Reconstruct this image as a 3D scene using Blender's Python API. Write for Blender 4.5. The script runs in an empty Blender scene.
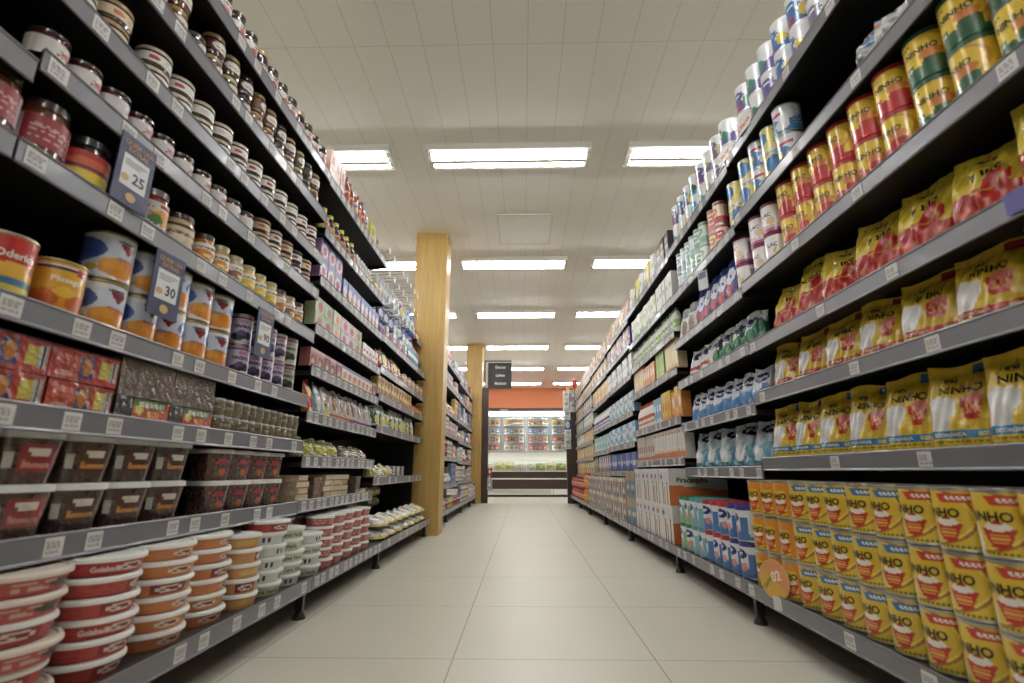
import bpy, math, random
from mathutils import Vector, Matrix
from mathutils.geometry import tessellate_polygon
rng = random.Random(7)
PI = math.pi
S = bpy.context.scene
COL = S.collection

# ------------------------------------------------------------------ camera, world, exposure
cd = bpy.data.cameras.new('camera')
cam = bpy.data.objects.new('camera', cd); COL.objects.link(cam); S.camera = cam
cd.sensor_width = 36.0
cd.lens = 502.0 / 1024 * 36.0
cd.clip_start = 0.02
cam.location = (0, 0, 0.5513)
cam.rotation_euler = (PI / 2 + 0.2531, 0, 0.0214)
cd.dof.use_dof = True
cd.dof.focus_distance = 3.4
cd.dof.aperture_fstop = 2.8
w = bpy.data.worlds.new('world'); S.world = w; w.use_nodes = True
w.node_tree.nodes['Background'].inputs[0].default_value = (0.9, 0.88, 0.82, 1)
w.node_tree.nodes['Background'].inputs[1].default_value = 0.05
S.view_settings.view_transform = 'Standard'; S.view_settings.look = 'None'
S.view_settings.gamma = 1; S.view_settings.use_curve_mapping = False
S.view_settings.exposure = 0.47
S.cycles.max_bounces = 7; S.cycles.diffuse_bounces = 4; S.cycles.glossy_bounces = 3
S.cycles.transmission_bounces = 5; S.cycles.transparent_max_bounces = 8
S.cycles.use_denoising = True
S.cycles.sample_clamp_indirect = 6
S.cycles.caustics_reflective = False; S.cycles.caustics_refractive = False
TUBE = 33.0

# ------------------------------------------------------------------ colours and materials
def lin(c):
    r = []
    for x in c[:3]:
        x = x / 255.0
        r.append(x / 12.92 if x <= 0.04045 else ((x + 0.055) / 1.055) ** 2.4)
    return (*r, 1.0)

def mute(c, k=0.2):  # greys the printed colours: lens haze is put into the colour itself
    g = .3 * c[0] + .59 * c[1] + .11 * c[2]
    return tuple(v + (g - v) * k for v in c[:3])

def mat(name, color=None, rough=0.5, metal=0.0, coat=0.0, attr=False, bump=0.0, bscale=40.0, emit=None, alpha=None, trans=0.0, spec=0.5, var=0.0):
    m = bpy.data.materials.new(name); m.use_nodes = True
    nt = m.node_tree; b = nt.nodes['Principled BSDF']
    b.inputs['Roughness'].default_value = rough
    b.inputs['Metallic'].default_value = metal
    b.inputs['Coat Weight'].default_value = coat
    b.inputs['Coat Roughness'].default_value = 0.08
    b.inputs['Specular IOR Level'].default_value = spec
    if color: b.inputs['Base Color'].default_value = lin(color)
    if attr:
        a = nt.nodes.new('ShaderNodeAttribute'); a.attribute_name = 'Col'
        nt.links.new(a.outputs['Color'], b.inputs['Base Color'])
    elif var:
        tc = nt.nodes.new('ShaderNodeTexCoord'); n = nt.nodes.new('ShaderNodeTexNoise'); n.inputs['Scale'].default_value = bscale
        r = nt.nodes.new('ShaderNodeMapRange'); r.inputs['To Min'].default_value = 1 - var; r.inputs['To Max'].default_value = 1 + var
        mx = nt.nodes.new('ShaderNodeVectorMath'); mx.operation = 'SCALE'; mx.inputs[0].default_value = lin(color)[:3]
        nt.links.new(tc.outputs['Object'], n.inputs['Vector']); nt.links.new(n.outputs['Fac'], r.inputs['Value'])
        nt.links.new(r.outputs['Result'], mx.inputs['Scale']); nt.links.new(mx.outputs['Vector'], b.inputs['Base Color'])
    if bump:
        tc = nt.nodes.new('ShaderNodeTexCoord'); n = nt.nodes.new('ShaderNodeTexNoise'); n.inputs['Scale'].default_value = bscale; n.inputs['Detail'].default_value = 3
        bp = nt.nodes.new('ShaderNodeBump'); bp.inputs['Strength'].default_value = bump; bp.inputs['Distance'].default_value = 0.01
        nt.links.new(tc.outputs['Object'], n.inputs['Vector']); nt.links.new(n.outputs['Fac'], bp.inputs['Height']); nt.links.new(bp.outputs['Normal'], b.inputs['Normal'])
    if emit:
        b.inputs['Emission Color'].default_value = lin(emit[0]); b.inputs['Emission Strength'].default_value = emit[1]
    if alpha is not None: b.inputs['Alpha'].default_value = alpha
    if trans: b.inputs['Transmission Weight'].default_value = trans
    return m

PRINT = mat('printed_card', rough=0.42, attr=True)
METAL = mat('printed_tinplate', rough=0.30, metal=0.08, coat=0.5, attr=True)
BARE = mat('bare_tinplate', rough=0.3, metal=0.9, attr=True)
PLAST = mat('moulded_plastic', rough=0.38, attr=True)
GLASSY = mat('filled_glass', rough=0.12, coat=1.0, attr=True)
FOIL = mat('plastic_film', rough=0.25, coat=0.7, attr=True, bump=0.55, bscale=28)
CLEAR = mat('clear_film_pack', rough=0.16, coat=1.0, attr=True, bump=0.9, bscale=45)
BLACK = mat('black_shelf_paint', (28, 26, 26), rough=0.45, var=0.1)
DECK = mat('dark_shelf_deck', (62, 58, 54), rough=0.5, var=0.2, bscale=60)
RAIL = mat('grey_price_rail', (126, 126, 132), rough=0.38, metal=0.3, coat=0.1, var=0.06, bscale=9)
TAGM = mat('price_paper', rough=0.55, attr=True)
TUBEM = mat('fluorescent_tube', (255, 255, 255), emit=((253, 253, 252), TUBE))
HOUSE = mat('lamp_housing_paint', (225, 222, 214), rough=0.4, var=0.03)
REFL = mat('lamp_reflector', (205, 205, 200), rough=0.3, metal=0.4, var=0.02)
BROWN = mat('dark_brown_laminate', (58, 44, 38), rough=0.4, var=0.1)
STEEL = mat('hook_steel', (150, 148, 145), rough=0.3, metal=0.9, var=0.05)
WHITEP = mat('white_enamel', (232, 232, 226), rough=0.35, var=0.03)
COLDL = mat('cabinet_lamp', (255, 255, 255), emit=((244, 250, 255), 1.1))
FRAMEG = mat('door_frame_grey', (172, 176, 176), rough=0.35, metal=0.3, var=0.03)
DOORL = mat('door_lamp', (255, 255, 255), emit=((250, 250, 250), 10.0))
PANE = bpy.data.materials.new('cabinet_glass'); PANE.use_nodes = True
_n = PANE.node_tree; _n.nodes.clear()
_o = _n.nodes.new('ShaderNodeOutputMaterial'); _t = _n.nodes.new('ShaderNodeBsdfTransparent'); _g = _n.nodes.new('ShaderNodeBsdfGlossy'); _x = _n.nodes.new('ShaderNodeMixShader'); _f = _n.nodes.new('ShaderNodeFresnel')
_g.inputs['Roughness'].default_value = 0.03; _t.inputs[0].default_value = (0.93, 0.96, 0.95, 1)
_n.links.new(_f.outputs[0], _x.inputs[0]); _n.links.new(_t.outputs[0], _x.inputs[1]); _n.links.new(_g.outputs[0], _x.inputs[2]); _n.links.new(_x.outputs[0], _o.inputs[0])

def grid_lines(name, base, line, sx, ox, sy, oy, lw, rough, noise=0.04, coat=0.0, band=None, spec=0.5):
    """A surface with seams every sx metres across and sy metres along, in its own object coordinates."""
    m = bpy.data.materials.new(name); m.use_nodes = True; nt = m.node_tree; b = nt.nodes['Principled BSDF']
    N = nt.nodes.new; L = nt.links.new
    tc = N('ShaderNodeTexCoord'); sp = N('ShaderNodeSeparateXYZ'); L(tc.outputs['Object'], sp.inputs[0])
    def seam(sock, step, off, width):
        a = N('ShaderNodeMath'); a.operation = 'SUBTRACT'; L(sock, a.inputs[0]); a.inputs[1].default_value = off - step / 2
        q = N('ShaderNodeMath'); q.operation = 'FLOORED_MODULO'; L(a.outputs[0], q.inputs[0]); q.inputs[1].default_value = step
        d = N('ShaderNodeMath'); d.operation = 'SUBTRACT'; L(q.outputs[0], d.inputs[0]); d.inputs[1].default_value = step / 2
        e = N('ShaderNodeMath'); e.operation = 'ABSOLUTE'; L(d.outputs[0], e.inputs[0])
        r = N('ShaderNodeMath'); r.operation = 'LESS_THAN'; L(e.outputs[0], r.inputs[0]); r.inputs[1].default_value = width
        return r.outputs[0]
    s1 = seam(sp.outputs['X'], sx, ox, lw); s2 = seam(sp.outputs['Y'], sy, oy, lw)
    mxm = N('ShaderNodeMath'); mxm.operation = 'MAXIMUM'; L(s1, mxm.inputs[0]); L(s2, mxm.inputs[1])
    no = N('ShaderNodeTexNoise'); no.inputs['Scale'].default_value = 3.0; no.inputs['Detail'].default_value = 6; L(tc.outputs['Object'], no.inputs['Vector'])
    mr = N('ShaderNodeMapRange'); mr.inputs['To Min'].default_value = 1 - noise; mr.inputs['To Max'].default_value = 1 + noise; L(no.outputs['Fac'], mr.inputs['Value'])
    sc = N('ShaderNodeVectorMath'); sc.operation = 'SCALE'; sc.inputs[0].default_value = lin(base)[:3]; L(mr.outputs[0], sc.inputs['Scale'])
    mix = N('ShaderNodeMix'); mix.data_type = 'RGBA'; L(mxm.outputs[0], mix.inputs['Factor']); L(sc.outputs['Vector'], mix.inputs['A']); mix.inputs['B'].default_value = lin(line)
    L(mix.outputs['Result'], b.inputs['Base Color'])
    b.inputs['Roughness'].default_value = rough; b.inputs['Coat Weight'].default_value = coat; b.inputs['Coat Roughness'].default_value = 0.15
    b.inputs['Specular IOR Level'].default_value = spec
    return m
FLOORM = grid_lines('floor_tiles', (222, 218, 203), (146, 139, 124), 0.6134, -0.2164, 0.6134, 1.713, 0.0017, 0.36, 0.05)
CEILM = grid_lines('ceiling_planks', (246, 243, 236), (222, 215, 205), 0.2, 0.04, 6.15, 2.36, 0.0022, 0.6, 0.02)

def wood(name, c1, c2):
    m = bpy.data.materials.new(name); m.use_nodes = True; nt = m.node_tree; b = nt.nodes['Principled BSDF']; N = nt.nodes.new; L = nt.links.new
    tc = N('ShaderNodeTexCoord'); mp = N('ShaderNodeMapping'); mp.inputs['Scale'].default_value = (9, 9, 0.7); no = N('ShaderNodeTexNoise'); no.inputs['Scale'].default_value = 3; no.inputs['Detail'].default_value = 5
    cr = N('ShaderNodeValToRGB'); cr.color_ramp.elements[0].color = lin(c1); cr.color_ramp.elements[1].color = lin(c2); cr.color_ramp.elements[0].position = .3; cr.color_ramp.elements[1].position = .7
    L(tc.outputs['Object'], mp.inputs[0]); L(mp.outputs[0], no.inputs['Vector']); L(no.outputs['Fac'], cr.inputs[0]); L(cr.outputs[0], b.inputs['Base Color'])
    b.inputs['Roughness'].default_value = 0.42
    return m
WOOD = wood('pale_wood_veneer', (184, 148, 80), (202, 168, 100))
ORANGE = mat('orange_wall_paint', (184, 106, 64), rough=0.6, var=0.03, bscale=2)
CREAM = mat('cream_wall_paint', (226, 219, 202), rough=0.7, var=0.03, bscale=2)

# ------------------------------------------------------------------ mesh kit
class MB:
    def __init__(s): s.v = []; s.f = []; s.c = []; s.m = []; s.mats = []; s.sm = []
    def mi(s, m):
        if m not in s.mats: s.mats.append(m)
        return s.mats.index(m)
    def face(s, idx, col, m, smooth=False):
        s.f.append(idx); s.c.append(col); s.m.append(s.mi(m)); s.sm.append(smooth)
    def grid(s, surf, nu, nv, paint, m, smooth=True):
        """surf(u, v) with u and v from 0 to 1; paint(u, v) gives an sRGB colour."""
        o = len(s.v)
        for j in range(nv + 1):
            for i in range(nu + 1): s.v.append(surf(i / nu, j / nv))
        for j in range(nv):
            for i in range(nu):
                a = o + j * (nu + 1) + i
                col = paint((i + .5) / nu, (j + .5) / nv) if callable(paint) else paint
                s.face((a, a + 1, a + nu + 2, a + nu + 1), col, m, smooth)
    def box(s, x0, y0, z0, x1, y1, z1, col, m, skip=()):
        o = len(s.v)
        for z in (z0, z1):
            for x, y in ((x0, y0), (x1, y0), (x1, y1), (x0, y1)): s.v.append((x, y, z))
        F = {'bottom': (0, 3, 2, 1), 'top': (4, 5, 6, 7), 'front': (0, 1, 5, 4), 'right': (1, 2, 6, 5), 'back': (2, 3, 7, 6), 'left': (3, 0, 4, 7)}
        for k, q in F.items():
            if k not in skip: s.face(tuple(o + i for i in q), col, m)
    def disc(s, r, z, n, col, m, up=True, cx=0, cy=0, rz=1):
        o = len(s.v)
        for i in range(n):
            a = 2 * PI * i / n; s.v.append((cx + r * math.sin(a), cy - r * math.cos(a), z))
        t = tuple(range(o, o + n)); s.face(t if up else t[::-1], col, m)
    def lathe(s, prof, n, col, m, smooth=True):
        for (r0, z0), (r1, z1) in zip(prof, prof[1:]):
            s.grid(lambda u, v: ((r0 + (r1 - r0) * v) * math.sin(2 * PI * (u - .5)), -(r0 + (r1 - r0) * v) * math.cos(2 * PI * (u - .5)), z0 + (z1 - z0) * v), n, 1, col, m, smooth)
    def tube(s, pts, r, n, col, m):
        P = [Vector(p) for p in pts]
        o = len(s.v)
        for k, p in enumerate(P):
            t = (P[min(k + 1, len(P) - 1)] - P[max(k - 1, 0)]).normalized()
            a = t.orthogonal().normalized(); b = t.cross(a)
            for i in range(n):
                q = 2 * PI * i / n; s.v.append(tuple(p + r * (math.cos(q) * a + math.sin(q) * b)))
        for k in range(len(P) - 1):
            for i in range(n):
                s.face((o + k * n + i, o + k * n + (i + 1) % n, o + (k + 1) * n + (i + 1) % n, o + (k + 1) * n + i), col, m, True)
        s.face(tuple(range(o, o + n))[::-1], col, m); s.face(tuple(o + (len(P) - 1) * n + i for i in range(n)), col, m)
    def text(s, string, surf, cx, cy, hgt, col, m, maxw=None, rot=0.0):
        """Lettering laid on surf(x, y) -> (point); x and y in metres on the developed surface."""
        tris, wd = glyphs(string)
        sx = hgt
        if maxw and wd * hgt > maxw: sx = maxw / wd
        c_, s_ = math.cos(rot), math.sin(rot)
        for poly in tris:
            o = len(s.v)
            for (x, y) in poly:
                X, Y = (x - wd / 2) * sx, (y - .35) * hgt
                s.v.append(tuple(surf(cx + X * c_ - Y * s_, cy + X * s_ + Y * c_)))
            s.face(tuple(range(o, o + len(poly))), col, m)
    def mesh(s, name):
        me = bpy.data.meshes.new(name)
        me.from_pydata(s.v, [], s.f)
        for m in s.mats: me.materials.append(m)
        me.polygons.foreach_set('material_index', s.m)
        me.polygons.foreach_set('use_smooth', s.sm)
        a = me.color_attributes.new('Col', 'FLOAT_COLOR', 'CORNER')
        buf = []; cache = {}
        for f, c in zip(s.f, s.c):
            if c not in cache: cache[c] = lin(mute(c))
            buf.extend(cache[c] * len(f))
        a.data.foreach_set('color', buf)
        me.update()
        return me

_gl = {}
def glyphs(string):
    if string in _gl: return _gl[string]
    cu = bpy.data.curves.new('lettering', 'FONT'); cu.body = string; cu.size = 1.0; cu.offset = 0.026; cu.resolution_u = 2; cu.fill_mode = 'FRONT'
    ob = bpy.data.objects.new('lettering', cu); COL.objects.link(ob)
    dg = bpy.context.evaluated_depsgraph_get(); dg.update()
    me = ob.evaluated_get(dg).to_mesh()
    vs = [(v.co.x, v.co.y) for v in me.vertices]
    tris = [[vs[i] for i in p.vertices] for p in me.polygons]
    x0 = min(x for x, y in vs); x1 = max(x for x, y in vs)
    tris = [[(x - x0, y) for x, y in t] for t in tris]
    ob.evaluated_get(dg).to_mesh_clear(); bpy.data.objects.remove(ob); bpy.data.curves.remove(cu)
    _gl[string] = (tris, x1 - x0)
    return _gl[string]

def paint(base, prims, seed=None, noise=0):
    """Flat printed shapes over a base colour, x and y from 0 to 1 on the front of a pack."""
    r = random.Random(seed)
    def f(x, y):
        c = base
        for p in prims:
            k = p[0]
            if k == 'r':
                if p[1] <= x <= p[3] and p[2] <= y <= p[4]: c = p[5]
            elif k == 'e':
                if ((x - p[1]) / p[3]) ** 2 + ((y - p[2]) / p[4]) ** 2 <= 1: c = p[5]
            elif k == 'o':
                d = math.sqrt(((x - p[1]) / p[3]) ** 2 + ((y - p[2]) / p[4]) ** 2)
                if 1 - p[5] <= d <= 1 and x > p[1] - p[3] * .2: c = p[6]
            elif k == 't':   # trapezoid: x centre, y0, y1, half width bottom, half width top
                if p[2] <= y <= p[3]:
                    q = (y - p[2]) / (p[3] - p[2])
                    if abs(x - p[1]) <= p[4] + (p[5] - p[4]) * q: c = p[6]
            elif k == 'w':   # wavy fill below y
                if y < p[1] + p[2] * math.sin(x * p[3]): c = p[4]
            elif k == 's':   # vertical stripes
                if p[2] <= y <= p[4] and p[1] <= x <= p[3] and (x * p[5]) % 1 < .5: c = p[6]
            elif k == 'l':   # text-like lines
                if p[2] <= y <= p[4] and p[1] <= x <= p[3] and ((y - p[2]) * p[5]) % 1 < .45 and (math.sin(x * 91 + y * 40) > -.5): c = p[6]
            elif k == 'n':   # scattered blobs of content
                if p[2] <= y <= p[4] and p[1] <= x <= p[3] and r.random() < p[5]: c = p[6]
        if noise:
            q = 1 + r.uniform(-noise, noise); c = tuple(min(255, max(0, int(v * q))) for v in c)
        return c
    return f

FA = 1.35    # half angle taken as the front of a round pack
def ang(u): return ((u - .5) * 2 * PI / FA + 1) / 2

KINDS = {}
def kind(key, name, category, desc, plural, w, d, h, root, parts=(), spin=6):
    KINDS[key] = dict(name=name, cat=category, desc=desc, plural=plural, w=w, d=d, h=h, root=root, parts=parts, spin=spin)

def k_can(key, name, cat, desc, plural, r, h, fn, rim=(190, 188, 180), lid=(200, 198, 190), text=(), nu=56, nv=26, body=None, parts=True, spin=14, lidh=None, bodymat=None):
    bm = bodymat or METAL
    b = MB()
    b.lathe([(r * .93, 0), (r, .002), (r, .005), (r * .985, .007)], 28, rim, BARE)
    b.grid(lambda u, v: (r * .985 * math.sin(2 * PI * (u - .5)), -r * .985 * math.cos(2 * PI * (u - .5)), .006 + (h - .0125) * v), nu, nv, lambda u, v: fn(ang(u), v), bm)
    surf = lambda x, y: ((r + .0006) * math.sin(x / r), -(r + .0006) * math.cos(x / r), .007 + y)
    for t in text: b.text(t[0], surf, (t[1] - .5) * 2 * FA * r, t[2] * (h - .016), t[3] * h, t[4], bm, maxw=(t[5] * 2 * FA * r if len(t) > 5 else None), rot=(t[6] if len(t) > 6 else 0))
    l = MB() if parts else b
    lh = lidh or .004
    l.lathe([(r * .985, h - .0075), (r * 1.0, h - .006)], 28, lid, BARE if not lidh else PLAST)
    l.lathe([(r * 1.003, h - (.005 if not lidh else .008 + lh)), (r * 1.003, h - .001), (r * .97, h), (r * .93, h), (r * .92, h - .003)], 28, lid, BARE if not lidh else PLAST)
    l.disc(r * .925, h - .003, 28, lid, BARE if not lidh else PLAST)
    kind(key, name, cat, desc, plural, 2 * r, 2 * r, h, b.mesh(name), [('lid', l.mesh('lid'))] if parts else (), spin)

def k_jar(key, name, desc, plural, r, h, content, fn, lid, lv=(.18, .72), text=(), parts=True, neck=.86, lidh=.016, spin=14, cat='jar', cm=None):
    b = MB(); hs = h - lidh
    prof = [(r * .8, 0), (r * .96, .004), (r, .012), (r, hs * .82), (r * .95, hs * .92), (r * neck, hs)]
    b.lathe(prof, 24, content, cm or GLASSY)
    b.disc(r * neck, hs, 24, content, GLASSY)
    l = MB() if parts else b
    z0, z1 = hs * lv[0] + .01, hs * lv[1] + .01
    z1 = min(z1, hs * .82)
    rr = r + .0008
    l.grid(lambda u, v: (rr * math.sin(1.25 * PI * (u - .5)), -rr * math.cos(1.25 * PI * (u - .5)), z0 + (z1 - z0) * v), 34, 14, lambda u, v: fn(.5 + (u - .5) * 1.25 * PI / (2 * FA) * 1.0, v), PRINT)
    surf = lambda x, y: ((rr + .0005) * math.sin(x / r), -(rr + .0005) * math.cos(x / r), z0 + y)
    for t in text: l.text(t[0], surf, (t[1] - .5) * 2 * FA * r, t[2] * (z1 - z0), t[3] * (z1 - z0), t[4], PRINT, maxw=(t[5] * 2 * FA * r if len(t) > 5 else None))
    c = MB() if parts else b
    q = r * max(neck + .05, .8)
    c.lathe([(q, hs - .002), (q, h - .002), (q * .96, h)], 24, lid, METAL); c.disc(q * .96, h, 24, lid, METAL)
    kind(key, name, cat, desc, plural, 2 * r, 2 * r, h, b.mesh(name), [('label', l.mesh('label')), ('lid', c.mesh('lid'))] if parts else (), spin)

def k_tub(key, desc, plural, r, h, fn, lid=(238, 238, 234), text=(), parts=True, spin=30):
    b = MB(); hb = h - .009
    b.grid(lambda u, v: ((r * (.86 + .09 * v)) * math.sin(2 * PI * (u - .5)), -(r * (.86 + .09 * v)) * math.cos(2 * PI * (u - .5)), hb * v), 48, 8, lambda u, v: fn(ang(u), v), PLAST)
    b.disc(r * .86, 0, 32, lid, PLAST, up=False)
    surf = lambda x, y: ((r * .925 + .0012) * math.sin(x / r), -(r * .925 + .0012) * math.cos(x / r), y)
    for t in text: b.text(t[0], surf, (t[1] - .5) * 2 * FA * r, t[2] * hb, t[3] * hb, t[4], PLAST, maxw=(t[5] * 2 * FA * r if len(t) > 5 else None))
    l = MB() if parts else b
    l.lathe([(r * .95, hb), (r, hb - .002), (r, hb + .004), (r * .97, h - .001), (r * .9, h), (r * .88, h - .003)], 36, lid, PLAST)
    l.disc(r * .885, h - .003, 36, lid, PLAST)
    kind(key, 'food_tub', 'tub', desc, plural, 2 * r, 2 * r, h, b.mesh('food_tub'), [('lid', l.mesh('lid'))] if parts else (), spin)

def rsq(a, n=4.0):
    c, s = math.cos(a), math.sin(a)
    return (abs(c) ** n + abs(s) ** n) ** (-1 / n)
def k_cont(key, desc, plural, w, h, fn, lid=(235, 235, 232), text=()):
    b = MB(); hb = h - .01; R = w / 2
    def P(u, v, k=1.0):
        a = 2 * PI * (u - .5); q = rsq(a) * R * (.76 + .17 * v) * k
        return (q * math.sin(a), -q * math.cos(a), hb * v)
    b.grid(P, 56, 12, lambda u, v: fn(((u - .5) * 2 * PI / (PI / 4) + 1) / 2, v), CLEAR)
    o = len(b.v)
    surf = lambda x, y: (x, -(R * (.76 + .17 * y / hb)) - .0012, y)
    for t in text: b.text(t[0], surf, (t[1] - .5) * w * .8, t[2] * hb, t[3] * hb, t[4], CLEAR, maxw=(t[5] * w if len(t) > 5 else None))
    l = MB()
    def Lp(z0, z1, k0, k1):
        l.grid(lambda u, v: (rsq(2 * PI * u) * R * (k0 + (k1 - k0) * v) * math.sin(2 * PI * u), -rsq(2 * PI * u) * R * (k0 + (k1 - k0) * v) * math.cos(2 * PI * u), z0 + (z1 - z0) * v), 40, 1, lid, PLAST)
    Lp(hb - .004, h - .002, .985, .985); Lp(h - .002, h, .985, .9); Lp(h, h, .9, .0)
    kind(key, 'food_container', 'container', desc, plural, w, w, h, b.mesh('food_container'), [('lid', l.mesh('lid'))], 5)

def k_box(key, name, cat, desc, plural, w, d, h, fn, side=None, top=None, text=(), m=None, n=(16, 18), spin=2, face_t=()):
    m = m or PRINT; b = MB(); x0, x1, y0, y1 = -w / 2, w / 2, -d / 2, d / 2
    sf = side if callable(side) else fn
    e = min(.003, w * .04)
    b.grid(lambda u, v: (x0 + w * u, y0, h * v), n[0], n[1], fn, m, False)
    b.grid(lambda u, v: (x1, y0 + d * u, h * v), 8, 8 if not callable(side) else n[1], side if side else fn, m, False)
    b.grid(lambda u, v: (x0, y1 - d * u, h * v), 8, 8 if not callable(side) else n[1], side if side else fn, m, False)
    b.grid(lambda u, v: (x1 - w * u, y1, h * v), 1, 1, side if side and not callable(side) else fn(.02, .5), m, False)
    b.grid(lambda u, v: (x0 + w * u, y0 + d * v, h), 4, 4, top or fn(.5, .97), m, False)
    b.grid(lambda u, v: (x0 + w * u, y1 - d * v, 0), 1, 1, top or fn(.5, .03), m, False)
    surf = lambda x, y: (x, y0 - .0008, y)
    for t in text: b.text(t[0], surf, (t[1] - .5) * w, t[2] * h, t[3] * h, t[4], m, maxw=(t[5] * w if len(t) > 5 else None), rot=(t[6] if len(t) > 6 else 0))
    for t in face_t:
        for sg in (1, -1):
            b.text(t[0], lambda x, y: (sg * (w / 2 + .0008), sg * x, y), (t[1] - .5) * d, t[2] * h, t[3] * h, t[4], m, maxw=t[5] * d)
    kind(key, name, cat, desc, plural, w, d, h, b.mesh(name), (), spin)

def k_bag(key, name, desc, plural, w, d, h, fn, text=(), seed=1, lean=.015, side=None, m=None, n=(40, 26), cat='bag', spin=6, wr=.0035, seal=.9, pinch=.06):
    m = m or FOIL; r = random.Random(seed); b = MB()
    ph = [r.uniform(0, 6.3) for _ in range(8)]
    def hw(v): return w / 2 * (1 - pinch * math.sin(PI * v) - .05 * v) * (.96 + .04 * min(1, v * 12))
    def hd(v):
        if v >= seal: return .0016
        q = v / seal
        return max(.0016, d / 2 * (min(1, (q * 9 + .55)) * (1 - q ** 2.6) ** .75))
    def wob(x, v): return wr * min(1, (1 - v) * 3 + .3) * (math.sin(9 * x + 5 * v + ph[0]) + .7 * math.sin(21 * x - 13 * v + ph[1]) + .5 * math.sin(17 * v + 6 * x + ph[2])) * min(1, v * 6)
    def F(x, v, off=0.0):   # front, x in -1..1
        n_ = 3.2; e = (1 - min(1, abs(x)) ** n_) ** (1 / n_)
        y = -hd(v) * e - off - wob(x, v) * e + lean * v * v
        z = h * v + .006 * math.sin(3 * x + ph[3]) * v ** 3
        return (x * hw(v), y, z)
    def B(x, v):
        n_ = 3.2; e = (1 - min(1, abs(x)) ** n_) ** (1 / n_)
        return (x * hw(v), hd(v) * e + lean * v * v, h * v + .006 * math.sin(3 * x + ph[3]) * v ** 3)
    def cs(u): return -math.cos(PI * u)
    b.grid(lambda u, v: F(cs(u), v), n[0], n[1], lambda u, v: fn((cs(u) + 1) / 2, v), m)
    b.grid(lambda u, v: B(-cs(u), v), 16, 12, (lambda u, v: side) if side else (lambda u, v: fn(.97, v)), m)
    b.grid(lambda u, v: (lambda p, q: (p[0] * (1 - v) + q[0] * v, p[1] * (1 - v) + q[1] * v, 0))(B(cs(u), 0), F(cs(u), 0)), 12, 1, side or fn(.5, .01), m)
    surf = lambda x, y: F(max(-.999, min(.999, x / hw(min(1, y / h)))), min(1, y / h), .0012)
    for t in text: b.text(t[0], surf, (t[1] - .5) * w, t[2] * h, t[3] * h, t[4], m, maxw=(t[5] * w if len(t) > 5 else None), rot=(t[6] if len(t) > 6 else 0))
    kind(key, name, cat, desc, plural, w, d, h, b.mesh(name), (), spin)

def k_bottle(key, name, desc, plural, r, h, prof, body, fn, lv, capc, capr, caph, parts=True, cat='bottle', m=None, spin=20, oval=1.0):
    b = MB(); m = m or PLAST
    b.lathe([(a * r, c * h) for a, c in prof], 20, body, m)
    l = MB() if parts else b
    rr = r * 1.015
    l.grid(lambda u, v: (rr * math.sin(1.5 * PI * (u - .5)), -rr * math.cos(1.5 * PI * (u - .5)), h * (lv[0] + (lv[1] - lv[0]) * v)), 24, 12, lambda u, v: fn(.5 + (u - .5) * .75 * PI / FA, v), PRINT)
    c = MB() if parts else b
    c.lathe([(capr, h - caph), (capr, h - .002), (capr * .9, h)], 16, capc, PLAST); c.disc(capr * .9, h, 16, capc, PLAST)
    kind(key, name, cat, desc, plural, 2 * r, 2 * r, h, b.mesh(name), [('label', l.mesh('label')), ('cap', c.mesh('cap'))] if parts else (), spin)

# ------------------------------------------------------------------ naming and placing
ORD = ['', 'first', 'second', 'third', 'fourth', 'fifth', 'sixth', 'seventh', 'eighth', 'ninth', 'tenth', 'eleventh', 'twelfth', 'thirteenth', 'fourteenth', 'fifteenth', 'sixteenth', 'seventeenth', 'eighteenth', 'nineteenth']
TENS = {2: 'twent', 3: 'thirt', 4: 'fort', 5: 'fift'}
def ordw(n):
    if n < 20: return ORD[n]
    return TENS[n // 10] + ('ieth' if n % 10 == 0 else 'y-' + ORD[n % 10])

def link(name, data, parent=None, loc=(0, 0, 0), rot=(0, 0, 0)):
    o = bpy.data.objects.new(name, data); COL.objects.link(o)
    o.location = loc; o.rotation_euler = rot
    if parent: o.parent = parent
    return o
def tag(o, label, cat, group=None):
    o['label'] = label; o['category'] = cat
    if group: o['group'] = group
    return o
def struct(o): o['kind'] = 'structure'; return o

BAYS = {
    ('R', 0): (-.60, .75, [.600, .860, 1.071, 1.340, 1.655, 1.962]),
    ('R', 1): (.75, 2.08, [.600, .860, 1.071, 1.340, 1.655, 1.962]),
    ('R', 2): (2.08, 3.07, [.568, .822, 1.075, 1.326, 1.625, 1.94]),
    ('R', 3): (3.07, 4.39, [.631, .877, 1.180, 1.413, 1.632, 1.93]),
    ('R', 4): (4.39, 5.70, [.552, .80, 1.065, 1.39, 1.665, 1.90]),
    ('R', 5): (5.70, 7.00, [.545, .79, 1.065, 1.38, 1.65, 1.88]),
    ('R', 6): (7.00, 8.15, [.51, .745, .965, 1.185, 1.42, 1.64, 1.85]),
    ('R', 7): (8.15, 9.28, [.50, .74, .96, 1.18, 1.415, 1.63, 1.83]),
    ('L', 0): (-.56, .77, [.430, .670, .858, 1.138, 1.30, 1.505, 1.715, 1.93]),
    ('L', 1): (.77, 2.11, [.430, .670, .858, 1.138, 1.335, 1.505, 1.715, 1.93]),
    ('L', 2): (2.11, 3.15, [.433, .613, .799, 1.000, 1.188, 1.415, 1.655, 1.92]),
    ('L', 3): (3.15, 4.66, [.515, .835, 1.035, 1.212, 1.425]),
    ('L', 4): (5.0, 5.92, [.40, .565, .745, 1.0, 1.27, 1.56, 1.86]),
    ('L', 5): (5.92, 7.25, [.40, .72, 1.005, 1.265, 1.59, 1.87]),
    ('L', 6): (7.25, 8.45, [.42, .70, .985, 1.27, 1.58, 1.84]),
    ('L', 7): (8.45, 9.28, [.42, .70, .985, 1.27, 1.58, 1.84]),
}
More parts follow.
